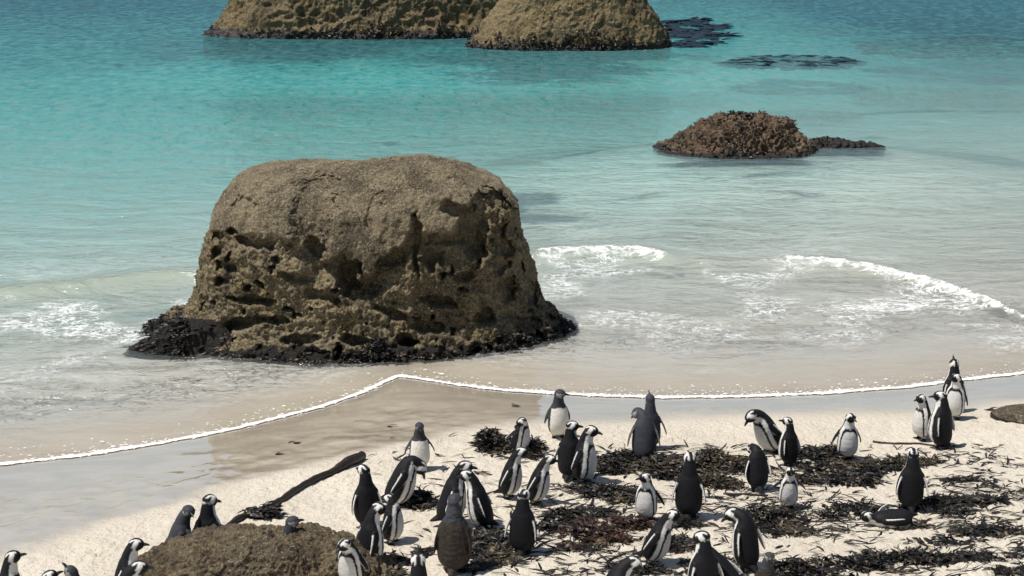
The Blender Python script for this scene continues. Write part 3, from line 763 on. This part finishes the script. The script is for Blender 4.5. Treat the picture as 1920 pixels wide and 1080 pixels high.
wrack('seaweed_patch', 'weed heap at the feet of the penguin with spread flippers', [(1450, 975, 68, 22, .10), (1480, 1000, 55, 8, .03), (1400, 990, 36, 12, .05)], M_WEED, 2.2)
wrack('seaweed_patch', 'weed under the lying penguin and the one standing above it', [(1600, 962, 68, 16, .07), (1740, 950, 56, 16, .08), (1830, 942, 70, 10, .05), (1690, 985, 50, 8, .03)], M_WEED, 1.8)
wrack('seaweed_patch', 'long streak of dark weed on the sand nearest the camera', [(1690, 1050, 120, 13, .06), (1590, 1062, 80, 12, .06), (1490, 1072, 50, 12, .08), (1560, 1080, 70, 10, .04)], M_WEED, 1.6)
wrack('seaweed_patch', 'thin weed streaks on the bare sand near the edge of the beach', [(1860, 1000, 80, 10, .04), (1770, 1018, 75, 9, .03), (1840, 1045, 70, 7, .02), (1900, 1072, 60, 8, .02), (1830, 900, 65, 4, .02), (1800, 962, 40, 6, .02)], M_WEED, 1.5)
wrack('seaweed_patch', 'weed scraps in front of the white bellied penguin pair', [(735, 1055, 48, 12, .04), (770, 1040, 40, 6, .02), (710, 1075, 50, 8, .03)], M_WEED, 1.5)
wrack('seaweed_patch', 'dark weed at the feet of the penguin leaning forward', [(1275, 1022, 42, 14, .05), (1215, 1072, 80, 9, .03), (1340, 1060, 60, 10, .03), (1280, 985, 50, 8, .04)], M_WEED, 1.7)
# loose scraps
specs = []
org = np.array(on_ground(1300, 950))
while len(specs) < 2300:
    a, b = RNG.uniform(700, 1960), RNG.uniform(835, 1110)
    den = 0.25 + 0.75 * sstep(850, 1150, a)
    q = on_ground(a, b)
    if RNG.random() > den: continue
    if n1(q[0] * 0.9, q[1] * 1.5, 7.0) < 0.05 and RNG.random() < 0.8: continue
    specs.append((np.array(q) - org + np.array([0, 0, .006]), RNG.normal(0.1, .7) + (math.pi if RNG.random() < .5 else 0), RNG.uniform(.05, .26), RNG.uniform(.008, .03), RNG.uniform(0, .25), RNG.uniform(-.3, .3), RNG.uniform(-.5, .5)))
for (a, b, n) in [(545, 830, 3), (515, 853, 3), (730, 800, 2), (732, 822, 1), (860, 880, 4), (840, 820, 1), (1270, 842, 3), (1850, 770, 4), (1320, 835, 3), (962, 762, 3)]:
    for _ in range(n):
        q = on_ground(a + RNG.normal(0, 3), b + RNG.normal(0, 1.5))
        specs.append((np.array(q) - org + np.array([0, 0, .008]), RNG.normal(0, .5), RNG.uniform(.05, .14), RNG.uniform(.02, .04), RNG.uniform(0, .4), RNG.uniform(-.3, .3), RNG.uniform(-.5, .5)))
lit = blades('seaweed_litter', specs, M_WEED, seg=3); lit.location = org
tag(lit, 'loose scraps of dried seaweed scattered over the sand', kind='stuff')
# thin dry sticks of kelp
def stick(label, a, b, r=0.012):
    p0, p1 = np.array(on_ground(*a)), np.array(on_ground(*b))
    tt = np.linspace(0, 1, 16)[:, None]; pp = p0 * (1 - tt) + p1 * tt
    pp[:, 1] += 0.05 * fbm(pp * 2, 2); pp[:, 2] = ground_z(pp[:, 0], pp[:, 1]) + r
    V, Fc = tube(pp - p0, np.full(16, r) * (1.2 - 0.5 * tt[:, 0]), 8)
    o = mesh_obj('kelp_stick', V, Fc, M_KELP); o.location = p0
    tag(o, label, 'seaweed'); return o
stick('thin straight kelp stem lying behind the pair near the waterline', (1636, 829), (1790, 838))
stick('short thin kelp stem lying in front of the brown backed penguin', (1356, 927), (1440, 931))

# ------------------------------------------------------------------ penguins
WHITE = np.array([0.68, 0.665, 0.63]); BLACK = np.array([0.0085, 0.0085, 0.0105]); GREY = np.array([0.040, 0.042, 0.050])
PALE = np.array([0.33, 0.32, 0.31]); BROWN = np.array([0.036, 0.029, 0.024]); PINK = np.array([0.30, 0.17, 0.15])

def unit(v): v = np.asarray(v, float); return v / np.linalg.norm(v)

def loft(cent, fr, sd, ra, rb, nseg):
    """rings: centre, front vector, side vector, radius along front, radius along side"""
    a = np.linspace(0, 2 * math.pi, nseg, endpoint=False)
    V = cent[:, None] + fr[:, None] * (ra[:, None, None] * np.cos(a)[None, :, None]) + sd[:, None] * (rb[:, None, None] * np.sin(a)[None, :, None])
    n = len(cent)
    Fc = grid_faces(n, nseg, wrap=True).tolist()
    Fc = [tuple(f) for f in Fc] + [tuple(range(nseg - 1, -1, -1)), tuple((n - 1) * nseg + i for i in range(nseg))]
    return V.reshape(-1, 3), Fc, np.tile(a, n), np.repeat(np.arange(n), nseg)

def wrap_pi(a): return (a + math.pi) % (2 * math.pi) - math.pi

def penguin(label, kind, px, base, top, yaw, lean=4, H=(0.015, 0, 0.095), hyaw=0, hpitch=0, flip=(8, 8), fwd=(0, 0), lying=False, fat=1.0, size=None, voxel=0.0062, roll=0, fixed=None):
    parts_V, parts_F, parts_C = [], [], []
    def add(V, Fc, C):
        n = sum(len(v) for v in parts_V)
        parts_V.append(V); parts_F.extend([tuple(i + n for i in f) for f in Fc]); parts_C.append(C)
    la = R(lean); ax = np.array([math.sin(la), 0, math.cos(la)]); fr = np.array([math.cos(la), 0, -math.sin(la)]); sd = np.array([0, 1.0, 0])
    if roll:
        rr = R(roll); ax = unit(ax * math.cos(rr) + sd * math.sin(rr)); sd = unit(np.cross(ax, fr)); 
    B = np.array([-0.005, 0, 0.045]) if not lying else np.array([-0.2, 0, 0.066])
    L = 0.41
    tk = np.array([0, .04, .12, .25, .40, .55, .70, .82, .92, 1.0])
    wk = np.array([.032, .072, .104, .119, .120, .115, .107, .097, .074, .055]) * fat
    dk = np.array([.032, .068, .098, .114, .115, .108, .096, .082, .066, .055]) * fat
    ok_ = np.array([-.01, -.004, .0, .010, .014, .012, .007, .002, .0, .0])
    t = np.linspace(0, 1, 64)
    w, dd, of = np.interp(t, tk, wk), np.interp(t, tk, dk), np.interp(t, tk, ok_)
    for arr in (w, dd): arr[2:-2] = np.convolve(arr, np.ones(5) / 5, 'valid')
    cent = B + ax * (L * t)[:, None] + fr * of[:, None]
    nT = len(t)
    V, Fc, a, ri = loft(cent, np.tile(fr, (nT, 1)), np.tile(sd, (nT, 1)), dd, w, 72)
    tv = t[ri]; phi = np.abs(wrap_pi(a))
    jit = 0.04 * fbm(V * 22 + px, 2)
    C = np.empty((len(V), 3))
    if kind == 'adult':
        C[:] = np.where((phi + jit < R(84))[:, None], WHITE, BLACK)
        u, v_ = np.maximum(phi + jit, 0) / R(62), tv / 0.95
        q = (u ** 4 + v_ ** 4) ** 0.25
        C[(q > 0.86) & (q < 1.03)] = BLACK
        C[(q < 0.88) & (tv < 0.86)] = WHITE * 0.82
        C[(tv < 0.10) & (phi > R(60))] = BLACK
    elif kind == 'juvenile':
        C[:] = np.where(((phi + jit < R(74)) & (tv + jit < 0.84))[:, None], WHITE * np.array([1, .98, .93]), GREY)
    else:
        C[:] = BROWN * (1 + 0.5 * fbm(V * 30, 2))[:, None]
        if kind == 'moult':
            C[tv > 0.9] = GREY
    add(V, Fc, C)
    # neck
    T = B + ax * L; Hc = T + fr * H[0] + sd * H[1] + ax * H[2]
    S0 = B + ax * (L * 0.80)
    mid = T + ax * min(0.05, max(0.02, H[2] * 0.5))
    s = np.linspace(0, 1, 26)[:, None]
    cc = (1 - s) ** 2 * S0 + 2 * s * (1 - s) * mid + s ** 2 * Hc
    tg = np.gradient(cc, axis=0); tg /= np.linalg.norm(tg, axis=1)[:, None]
    hy, hp = R(hyaw), R(hpitch)
    # head frame: body heading (horizontal front) turned by yaw, pitched
    bf = np.array([1.0, 0, 0]) if not lying else np.array([1.0, 0, 0])
    hf = np.array([math.cos(hy) * math.cos(hp), math.sin(hy) * math.cos(hp), math.sin(hp)])
    hs = np.array([-math.sin(hy), math.cos(hy), 0.0]); hu = np.cross(hf, hs)
    if hu[2] < 0 and abs(hp) < R(90): hu = -hu
    # front vector along the neck turns from the chest's to the throat's
    thro = unit(hf * 0.8 - hu * 0.6)
    fv = fr * (1 - s) + thro * s
    fv = fv - tg * np.sum(fv * tg, 1)[:, None]; fv /= (np.linalg.norm(fv, axis=1)[:, None] + 1e-9)
    sv = np.cross(tg, fv)
    rn = np.interp(s[:, 0], [0, 0.35, 0.75, 1], [.076, .063, .051, .049])
    V, Fc, a, ri = loft(cc, fv, sv, rn, rn, 48)
    phi = np.abs(wrap_pi(a)); sn = s[ri, 0]
    C = np.empty((len(V), 3))
    if kind == 'adult':
        C[:] = np.where((phi < R(92) - R(14) * sn)[:, None], WHITE, BLACK)
        C[(sn > 0.74) & (phi < R(50))] = BLACK
    elif kind == 'juvenile':
        C[:] = GREY
    else: C[:] = BROWN if kind == 'chick' else GREY * 1.2
    add(V, Fc, C)
    # head
    nu, nv = 40, 48
    uu = np.linspace(0.02, math.pi - 0.02, nu); vv = np.linspace(0, 2 * math.pi, nv, endpoint=False)
    U, W_ = np.meshgrid(uu, vv, indexing='ij')
    f_, l_, u_ = np.cos(U).ravel(), (np.sin(U) * np.cos(W_)).ravel(), (np.sin(U) * np.sin(W_)).ravel()
    V = Hc + hf * (0.066 * f_ + 0.010)[:, None] + hs * (0.055 * l_)[:, None] + hu * (0.055 * u_)[:, None]
    Fh = [tuple(f) for f in grid_faces(nu, nv, wrap=True).tolist()] + [tuple(range(nv - 1, -1, -1)), tuple((nu - 1) * nv + i for i in range(nv))]
    if np.dot(np.cross(hs, hu), hf) < 0: Fh = [f[::-1] for f in Fh]
    C = np.empty((len(V), 3)); C[:] = BLACK
    if kind == 'adult':
        th = np.arccos(np.clip(f_ * 0.92 - u_ * 0.39, -1, 1))
        ring = (th > R(80)) & (th < R(114))
        crown = (u_ > 0.25) & (np.abs(l_) < 0.30)
        C[ring & ~crown] = WHITE
        C[(th >= R(114)) & (u_ < -0.1)] = WHITE
        C[(u_ < -0.75) & (f_ < -0.2)] = WHITE
        brow = (np.abs(l_) > 0.30) & (np.abs(l_) < 0.56) & (u_ > 0.5) & (f_ < 0.66)
        C[brow] = WHITE
    elif kind == 'juvenile' or kind == 'moult':
        C[:] = GREY
        ck = (np.abs(l_) > 0.45) & (f_ < 0.35) & (f_ > -0.6) & (u_ < 0.35)
        C[ck] = PALE
        C[(np.abs(l_) > 0.5) & (f_ > 0.35) & (np.abs(u_) < 0.3)] = PALE * 0.6
    else: C[:] = BROWN
    add(V, Fh, C)
    # flippers
    for sgn, sp, fw in ((1, flip[0], fwd[0]), (-1, flip[1], fwd[1])):
        sh = B + ax * (L * 0.80) + sd * (sgn * 0.090 * fat) - fr * 0.008
        spr, fwr = R(sp + 6), R(fw)
        dr = unit(-ax * math.cos(spr) + sd * (sgn * math.sin(spr)) + fr * math.sin(fwr) - fr * 0.10)
        nrm = unit(sd * sgn * math.cos(spr) + ax * math.sin(spr))        # outward face
        ed = unit(np.cross(dr, nrm)); 
        if np.dot(ed, fr) < 0: ed = -ed
        nrm = unit(np.cross(ed, dr)); 
        if np.dot(nrm, sd * sgn) < 0: nrm = -nrm
        tt = np.linspace(0, 1, 26); Lf = 0.215
        wf = np.interp(tt, [0, .12, .35, .6, .85, .95, 1], [.024, .034, .038, .034, .025, .016, .007])
        tf = np.interp(tt, [0, .2, .7, 1], [.016, .0095, .0085, .006])
        cc = sh + dr * (Lf * tt)[:, None] - ed * (0.035 * tt ** 2)[:, None] + nrm * (0.012 * np.sin(tt * 3.1))[:, None]
        V, Fc, a, ri = loft(cc, np.tile(ed, (26, 1)), np.tile(nrm, (26, 1)), wf, tf, 32)
        if np.dot(np.cross(ed, nrm), dr) < 0: Fc = [f[::-1] for f in Fc]
        C = np.empty((len(V), 3))
        back_c = {'adult': BLACK, 'juvenile': GREY, 'moult': BROWN, 'chick': BROWN}[kind]
        C[:] = back_c
        if kind in ('adult', 'juvenile'):
            inner = np.sin(a) < -0.1
            C[inner & (tt[ri] > 0.12)] = WHITE * (0.75 if kind == 'adult' else 0.3)
            C[(np.cos(a) < -0.70) & (tt[ri] > 0.15)] = WHITE if kind == 'adult' else PALE * 0.4
        add(V, Fc, C)
    # tail
    rear = B + ax * 0.035 - fr * 0.05
    tdir = unit(-fr * 0.75 - ax * 0.5) if not lying else unit(-ax)
    tt = np.linspace(0, 1, 10)
    cc = rear + tdir * (0.105 * tt)[:, None]
    cc[:, 2] = np.maximum(cc[:, 2], 0.010)
    tu = unit(np.cross(tdir, sd))
    V, Fc, a, ri = loft(cc, np.tile(tu, (10, 1)), np.tile(sd, (10, 1)), np.interp(tt, [0, 1], [.034, .006]), np.interp(tt, [0, 1], [.05, .016]), 20)
    if np.dot(np.cross(tu, sd), tdir) < 0: Fc = [f[::-1] for f in Fc]
    add(V, Fc, np.tile(BLACK if kind == 'adult' else (GREY if kind == 'juvenile' else BROWN), (len(V), 1)))
    # short legs
    feet = []
    if not lying:
        for sgn in (1, -1):
            fp = np.array([0.0, sgn * 0.05, 0.0])
            tt = np.linspace(0, 1, 8)
            cc = np.array([0.0, sgn * 0.046, 0.11]) * (1 - tt)[:, None] + np.array([0.004, sgn * 0.05, 0.008]) * tt[:, None]
            V, Fc, a, ri = loft(cc, np.tile([1.0, 0, 0], (8, 1)), np.tile([0, -1.0, 0], (8, 1)), np.interp(tt, [0, 1], [.042, .017]), np.interp(tt, [0, 1], [.040, .016]), 16)
            cl = np.tile(BLACK if kind != 'chick' else BROWN, (len(V), 1)).astype(float)
            if kind in ('adult', 'juvenile'): cl[(tt[ri] < 0.6) & (np.cos(a) > -0.2)] = WHITE * 0.9
            add(V, Fc, cl)
            feet.append(fp)
    V = np.vstack(parts_V); C = np.vstack(parts_C)
    me = bpy.data.meshes.new('tmp'); me.from_pydata(V.tolist(), [], parts_F); me.update()
    bm = bmesh.new(); bm.from_mesh(me); bmesh.ops.recalc_face_normals(bm, faces=bm.faces[:]); bm.to_mesh(me); bm.free()
    to = bpy.data.objects.new('tmp', me); COL.objects.link(to)
    md = to.modifiers.new('r', 'REMESH'); md.mode = 'VOXEL'; md.voxel_size = voxel
    ev = to.evaluated_get(bpy.context.evaluated_depsgraph_get())
    m2 = bpy.data.meshes.new_from_object(ev)
    bpy.data.objects.remove(to); bpy.data.meshes.remove(me)
    nvx = len(m2.vertices); co = np.empty(nvx * 3, np.float32); m2.vertices.foreach_get('co', co); co = co.reshape(-1, 3).astype(float)
    kd = KDTree(len(V))
    for i, p in enumerate(V): kd.insert(p, i)
    kd.balance()
    ci = np.array([kd.find(p)[1] for p in co])
    col = C[ci]
    ed = np.empty(len(m2.edges) * 2, np.int32); m2.edges.foreach_get('vertices', ed); ed = ed.reshape(-1, 2)
    deg = np.bincount(ed.ravel(), minlength=nvx)[:, None]
    acc = np.zeros_like(col); np.add.at(acc, ed[:, 0], col[ed[:, 1]]); np.add.at(acc, ed[:, 1], col[ed[:, 0]])
    col = col * 0.4 + 0.6 * acc / np.maximum(deg, 1)
    for it in range(4):
        acc = np.zeros_like(co); np.add.at(acc, ed[:, 0], co[ed[:, 1]]); np.add.at(acc, ed[:, 1], co[ed[:, 0]])
        co = co * 0.5 + 0.5 * acc / np.maximum(deg, 1)
    nrm_amp = 0.010 if kind in ('chick', 'moult') else 0.004
    co = co + (nrm_amp * fbm(co * (38 if kind in ('chick', 'moult') else 14) + px, 3))[:, None] * unit(np.array([1, 0.3, 0.2]))
    hgt = co[:, 2].max()
    # place, scale
    gx, gy, gz = fixed if fixed else on_ground(px, base)
    if size is None:
        ppm = F / (gy * CP + (CAM_H - gz) * SP)
        size = float(np.clip((base - top) / ppm / 0.955 / hgt, 0.72, 1.22))
    m2.vertices.foreach_set('co', (co * size).astype(np.float32).ravel())
    m2.polygons.foreach_set('use_smooth', np.ones(len(m2.polygons), bool))
    a = m2.color_attributes.new('feather', 'FLOAT_COLOR', 'POINT'); a.data.foreach_set('color', np.c_[col, np.ones(nvx)].astype(np.float32).ravel())
    m2.materials.clear(); m2.materials.append(M_PLUM)
    m2.update()
    root = empty('penguin', (gx, gy, gz - 0.004)); root.rotation_euler = (0, 0, R(yaw))
    tag(root, label, 'penguin', 'penguins gathered on the beach')
    bo = bpy.data.objects.new('body', m2); m2.name = 'body'; COL.objects.link(bo); bo.parent = root
    # beak
    tt = np.linspace(0, 1, 9); Lb = 0.062 if kind != 'chick' else 0.05
    cb = Hc + hf * (0.060 + Lb * tt)[:, None] - hu * (0.004 + 0.010 * tt ** 3)[:, None]
    V, Fc, _, _ = loft(cb, np.tile(hu, (9, 1)), np.tile(hs, (9, 1)), np.interp(tt, [0, .5, .8, 1], [.019, .013, .011, .003]), np.interp(tt, [0, .6, 1], [.015, .008, .003]), 12)
    mesh_obj('beak', V * size, Fc, M_BEAK, root)
    for sgn in (1, -1):
        ec = Hc + hf * 0.043 + hs * (0.046 * sgn) + hu * 0.014
        bm = bmesh.new(); bmesh.ops.create_uvsphere(bm, u_segments=8, v_segments=6, radius=0.0065 * size)
        em = bpy.data.meshes.new('eye'); bm.to_mesh(em); bm.free(); em.materials.append(M_EYE)
        eo = bpy.data.objects.new('eye', em); COL.objects.link(eo); eo.parent = root; eo.location = ec * size
    for fp in feet:
        sg = 1 if fp[1] > 0 else -1
        ol = [(-.028, 0), (-.012, .020), (.030, .030), (.066, .036), (.058, .014), (.078, .002), (.058, -.012), (.066, -.034), (.030, -.028), (-.012, -.020)]
        sp = 0.22 * sg
        ring = [(fp[0] + a_ * math.cos(sp) - b_ * math.sin(sp), fp[1] + a_ * math.sin(sp) + b_ * math.cos(sp)) for a_, b_ in ol]
        n = len(ring)
        V = [(a_, b_, 0.0) for a_, b_ in ring] + [(fp[0] + (a_ - fp[0]) * .92, fp[1] + (b_ - fp[1]) * .92, 0.012) for a_, b_ in ring] + [(fp[0], fp[1], 0.026)]
        Fc = [(i, (i + 1) % n, n + (i + 1) % n, n + i) for i in range(n)] + [(n + i, n + (i + 1) % n, 2 * n) for i in range(n)] + [tuple(range(n - 1, -1, -1))]
        mesh_obj('foot', np.array(V) * size, Fc, M_FOOT, root, smooth=False)
    return root

UP = dict(lean=3)
A, J = 'adult', 'juvenile'
PREEN = dict(lean=10, H=(0.105, 0, 0.015), hpitch=-62)
# behind and beside the near rock
penguin('black and white penguin low in the corner, bill raised towards the rock', A, 18, 1160, 1028, 12, lean=6, hpitch=14)
penguin('penguin mostly hidden, only raised dark bill and crown in view', A, 82, 1200, 1066, 20, lean=8, hpitch=22)
penguin('dark headed penguin, just a pointed head in view in the corner', J, 152, 1185, 1055, 170, lean=3, hpitch=55)
penguin('penguin beside the near rock, white throat, looking out over it', A, 232, 1130, 1005, 5, lean=12, H=(0.03, 0, 0.10))
penguin('penguin half hidden by the near rock, white ring round its face', A, 222, 1185, 1050, 15, lean=15, H=(0.05, 0, 0.07), hpitch=-5)
penguin('grey backed penguin behind the near rock, head turned to its neighbour', J, 328, 1066, 948, 25, lean=14, H=(0.03, 0, 0.085), hyaw=-80)
penguin('tall black backed penguin behind the near rock by the kelp stalk', A, 394, 1056, 925, 60, lean=2, hyaw=-20, hpitch=-15)
penguin('young grey penguin peering over the top of the near rock', J, 545, 1080, 964, 12, lean=2, hpitch=10)
# group at the end of the kelp stalk
penguin('slim black backed penguin standing at the tip of the kelp stalk', A, 690, 990, 873, 112, lean=6, flip=(12, 4), hyaw=25)
penguin('penguin bending its head down to preen, behind the white bellied one', A, 738, 950, 853, 5, lean=22, H=(0.10, 0, -0.03), hpitch=-68, hyaw=0)
penguin('pale bellied penguin with its head twisted back to preen', A, 733, 1018, 925, -8, lean=6, H=(-0.045, 0.03, 0.035), hyaw=165, hpitch=-25)
penguin('dark backed penguin with curved white cheek stripe, beside the near rock', A, 690, 1066, 943, 35, lean=8, H=(0.045, 0, 0.09), hyaw=-55, hpitch=-10)
penguin('penguin with white chest bowed at the end of the near rock', A, 662, 1100, 995, -110, lean=10, H=(0.06, 0, 0.06), hyaw=-30, hpitch=-25)
penguin('grey headed young penguin with cream belly alone on bare sand', J, 787, 880, 788, -78, lean=2, flip=(22, 16))
penguin('black penguin at the bottom edge pointing its bill straight up', A, 787, 1185, 1032, 95, lean=2, hpitch=68)
penguin('black backed penguin bowing to a mate, the broader of the pair', A, 838, 985, 863, 12, lean=14, H=(0.035, 0, 0.085), hpitch=-8, flip=(6, 14))
penguin('black backed penguin facing its bowing mate, flipper edged in white', A, 908, 992, 880, 168, lean=14, H=(0.035, 0, 0.085), hpitch=-12, flip=(8, 10))
penguin('large fluffy brown chick with grey head seen from behind', 'moult', 852, 1072, 925, 80, lean=2, fat=1.08, hpitch=15, flip=(4, 4))
penguin('penguin leaning over weed, first of the two leaning the same way', A, 950, 933, 834, -8, lean=13, H=(0.04, 0, 0.09), hpitch=-4)
penguin('leaning penguin with pale belly, second of the two leaning the same way', A, 1000, 944, 847, -12, lean=16, H=(0.035, 0, 0.09), hpitch=-6)
penguin('small black backed penguin standing straight beside the brown chick', A, 980, 1038, 916, 78, lean=1, hpitch=-5, hyaw=-15, flip=(10, 4))
penguin('penguin preening on the tall seaweed heap, flipper raised', A, 972, 850, 775, -28, lean=10, H=(0.02, -0.09, 0.035), hyaw=-125, hpitch=-25, flip=(6, 60))
penguin('grey headed penguin facing us near the waterline, bill to one side', J, 1046, 821, 727, -72, lean=2, hyaw=65, flip=(14, 8))
penguin('black backed penguin standing behind a mate, back to the camera', A, 1068, 898, 789, 70, lean=3, hyaw=-70, fat=1.05)
penguin('penguin in profile before its mate, long pale belly', A, 1092, 905, 793, -22, lean=5, H=(0.035, 0, 0.085), hpitch=-4)
penguin('dark grey penguin behind another, bill pointing up', J, 1218, 842, 740, 98, lean=3, hpitch=60, flip=(6, 16))
penguin('grey penguin seen from behind on the weed, head bent out of sight', J, 1208, 868, 772, 92, lean=12, H=(0.06, 0.05, 0.03), hyaw=40, hpitch=-35, flip=(16, 8))
penguin('white chested penguin in black weed, looking over its shoulder', A, 1212, 976, 879, -112, lean=5, H=(0.03, 0, 0.085), hyaw=-50, flip=(20, 6))
penguin('straight black penguin with a white cheek, back to the camera in weed', A, 1290, 972, 848, 80, lean=2, hyaw=15, hpitch=25, flip=(8, 10))
penguin('penguin leaning forward on open sand, white flipper edge, pale belly', A, 1218, 1055, 945, -20, lean=20, H=(0.03, 0, 0.09), hpitch=6, flip=(6, 10))
penguin('tall penguin bowing its head, big white chest turned to us', A, 1452, 846, 746, -152, lean=30, H=(0.07, 0, 0.055), hpitch=-50, hyaw=-10)
penguin('dark grey penguin with white cheek mark behind the bowing one', A, 1478, 872, 782, 125, lean=3, hyaw=25, flip=(10, 4))
penguin('brown backed penguin with head bent out of sight, flipper edges white', A, 1420, 920, 838, 100, lean=10, H=(0.10, 0.02, 0.0), hpitch=-60, flip=(14, 4))
penguin('penguin facing us with grey belly and flippers held out', A, 1476, 951, 868, -92, lean=8, flip=(36, 32), H=(0.03, 0, 0.085))
penguin('penguin facing us alone at the back of the weed, flippers down', A, 1586, 861, 769, -90, lean=6, flip=(17, 14), H=(0.02, 0, 0.09), hyaw=25)
penguin('penguin in profile nearest the kelp stem, white chest', A, 1728, 824, 737, 205, lean=3, H=(0.03, 0, 0.085))
penguin('black backed penguin with long white flipper, beside the profile one', A, 1762, 840, 733, 130, lean=2, H=(0.02, 0, 0.08), hyaw=45, flip=(12, 4))
penguin('penguin looking aside in front of the one with raised bill', A, 1788, 785, 698, -118, lean=2, H=(0.02, 0, 0.09), hyaw=-50)
penguin('penguin nearest the water holding its bill straight up', A, 1784, 772, 674, 100, lean=2, hpitch=72)
penguin('black backed penguin standing over the one that lies down', A, 1705, 956, 840, 86, lean=1, hpitch=8, flip=(9, 9))
penguin('penguin lying flat on its belly in the weed', A, 1672, 985, 930, 186, lean=88, lying=True, H=(-0.035, 0, 0.055), hpitch=-4, hyaw=18, flip=(14, 34), size=0.95)
penguin('penguin at the bottom edge with a closed white face ring', A, 1318, 1135, 993, 112, lean=3, hyaw=62, hpitch=-12)
penguin('hunched brown black penguin, head drawn down beside its chest', A, 1400, 1070, 956, 120, lean=8, H=(0.085, 0.05, 0.02), hyaw=55, hpitch=-35, fat=0.92)
penguin('crouching penguin at the bottom edge with a curved white stripe', A, 1385, 1125, 1030, 150, lean=40, H=(0.02, 0, 0.07), hpitch=-30)
penguin('brown tinged chick at the bottom edge beside the crouching penguin', 'moult', 1432, 1120, 1040, -60, lean=5, size=0.72)
penguin('bowed penguin at the bottom edge, white stripe over its crown', A, 1128, 1165, 1043, 15, lean=24, H=(0.05, 0, 0.06), hpitch=-35, hyaw=-20)
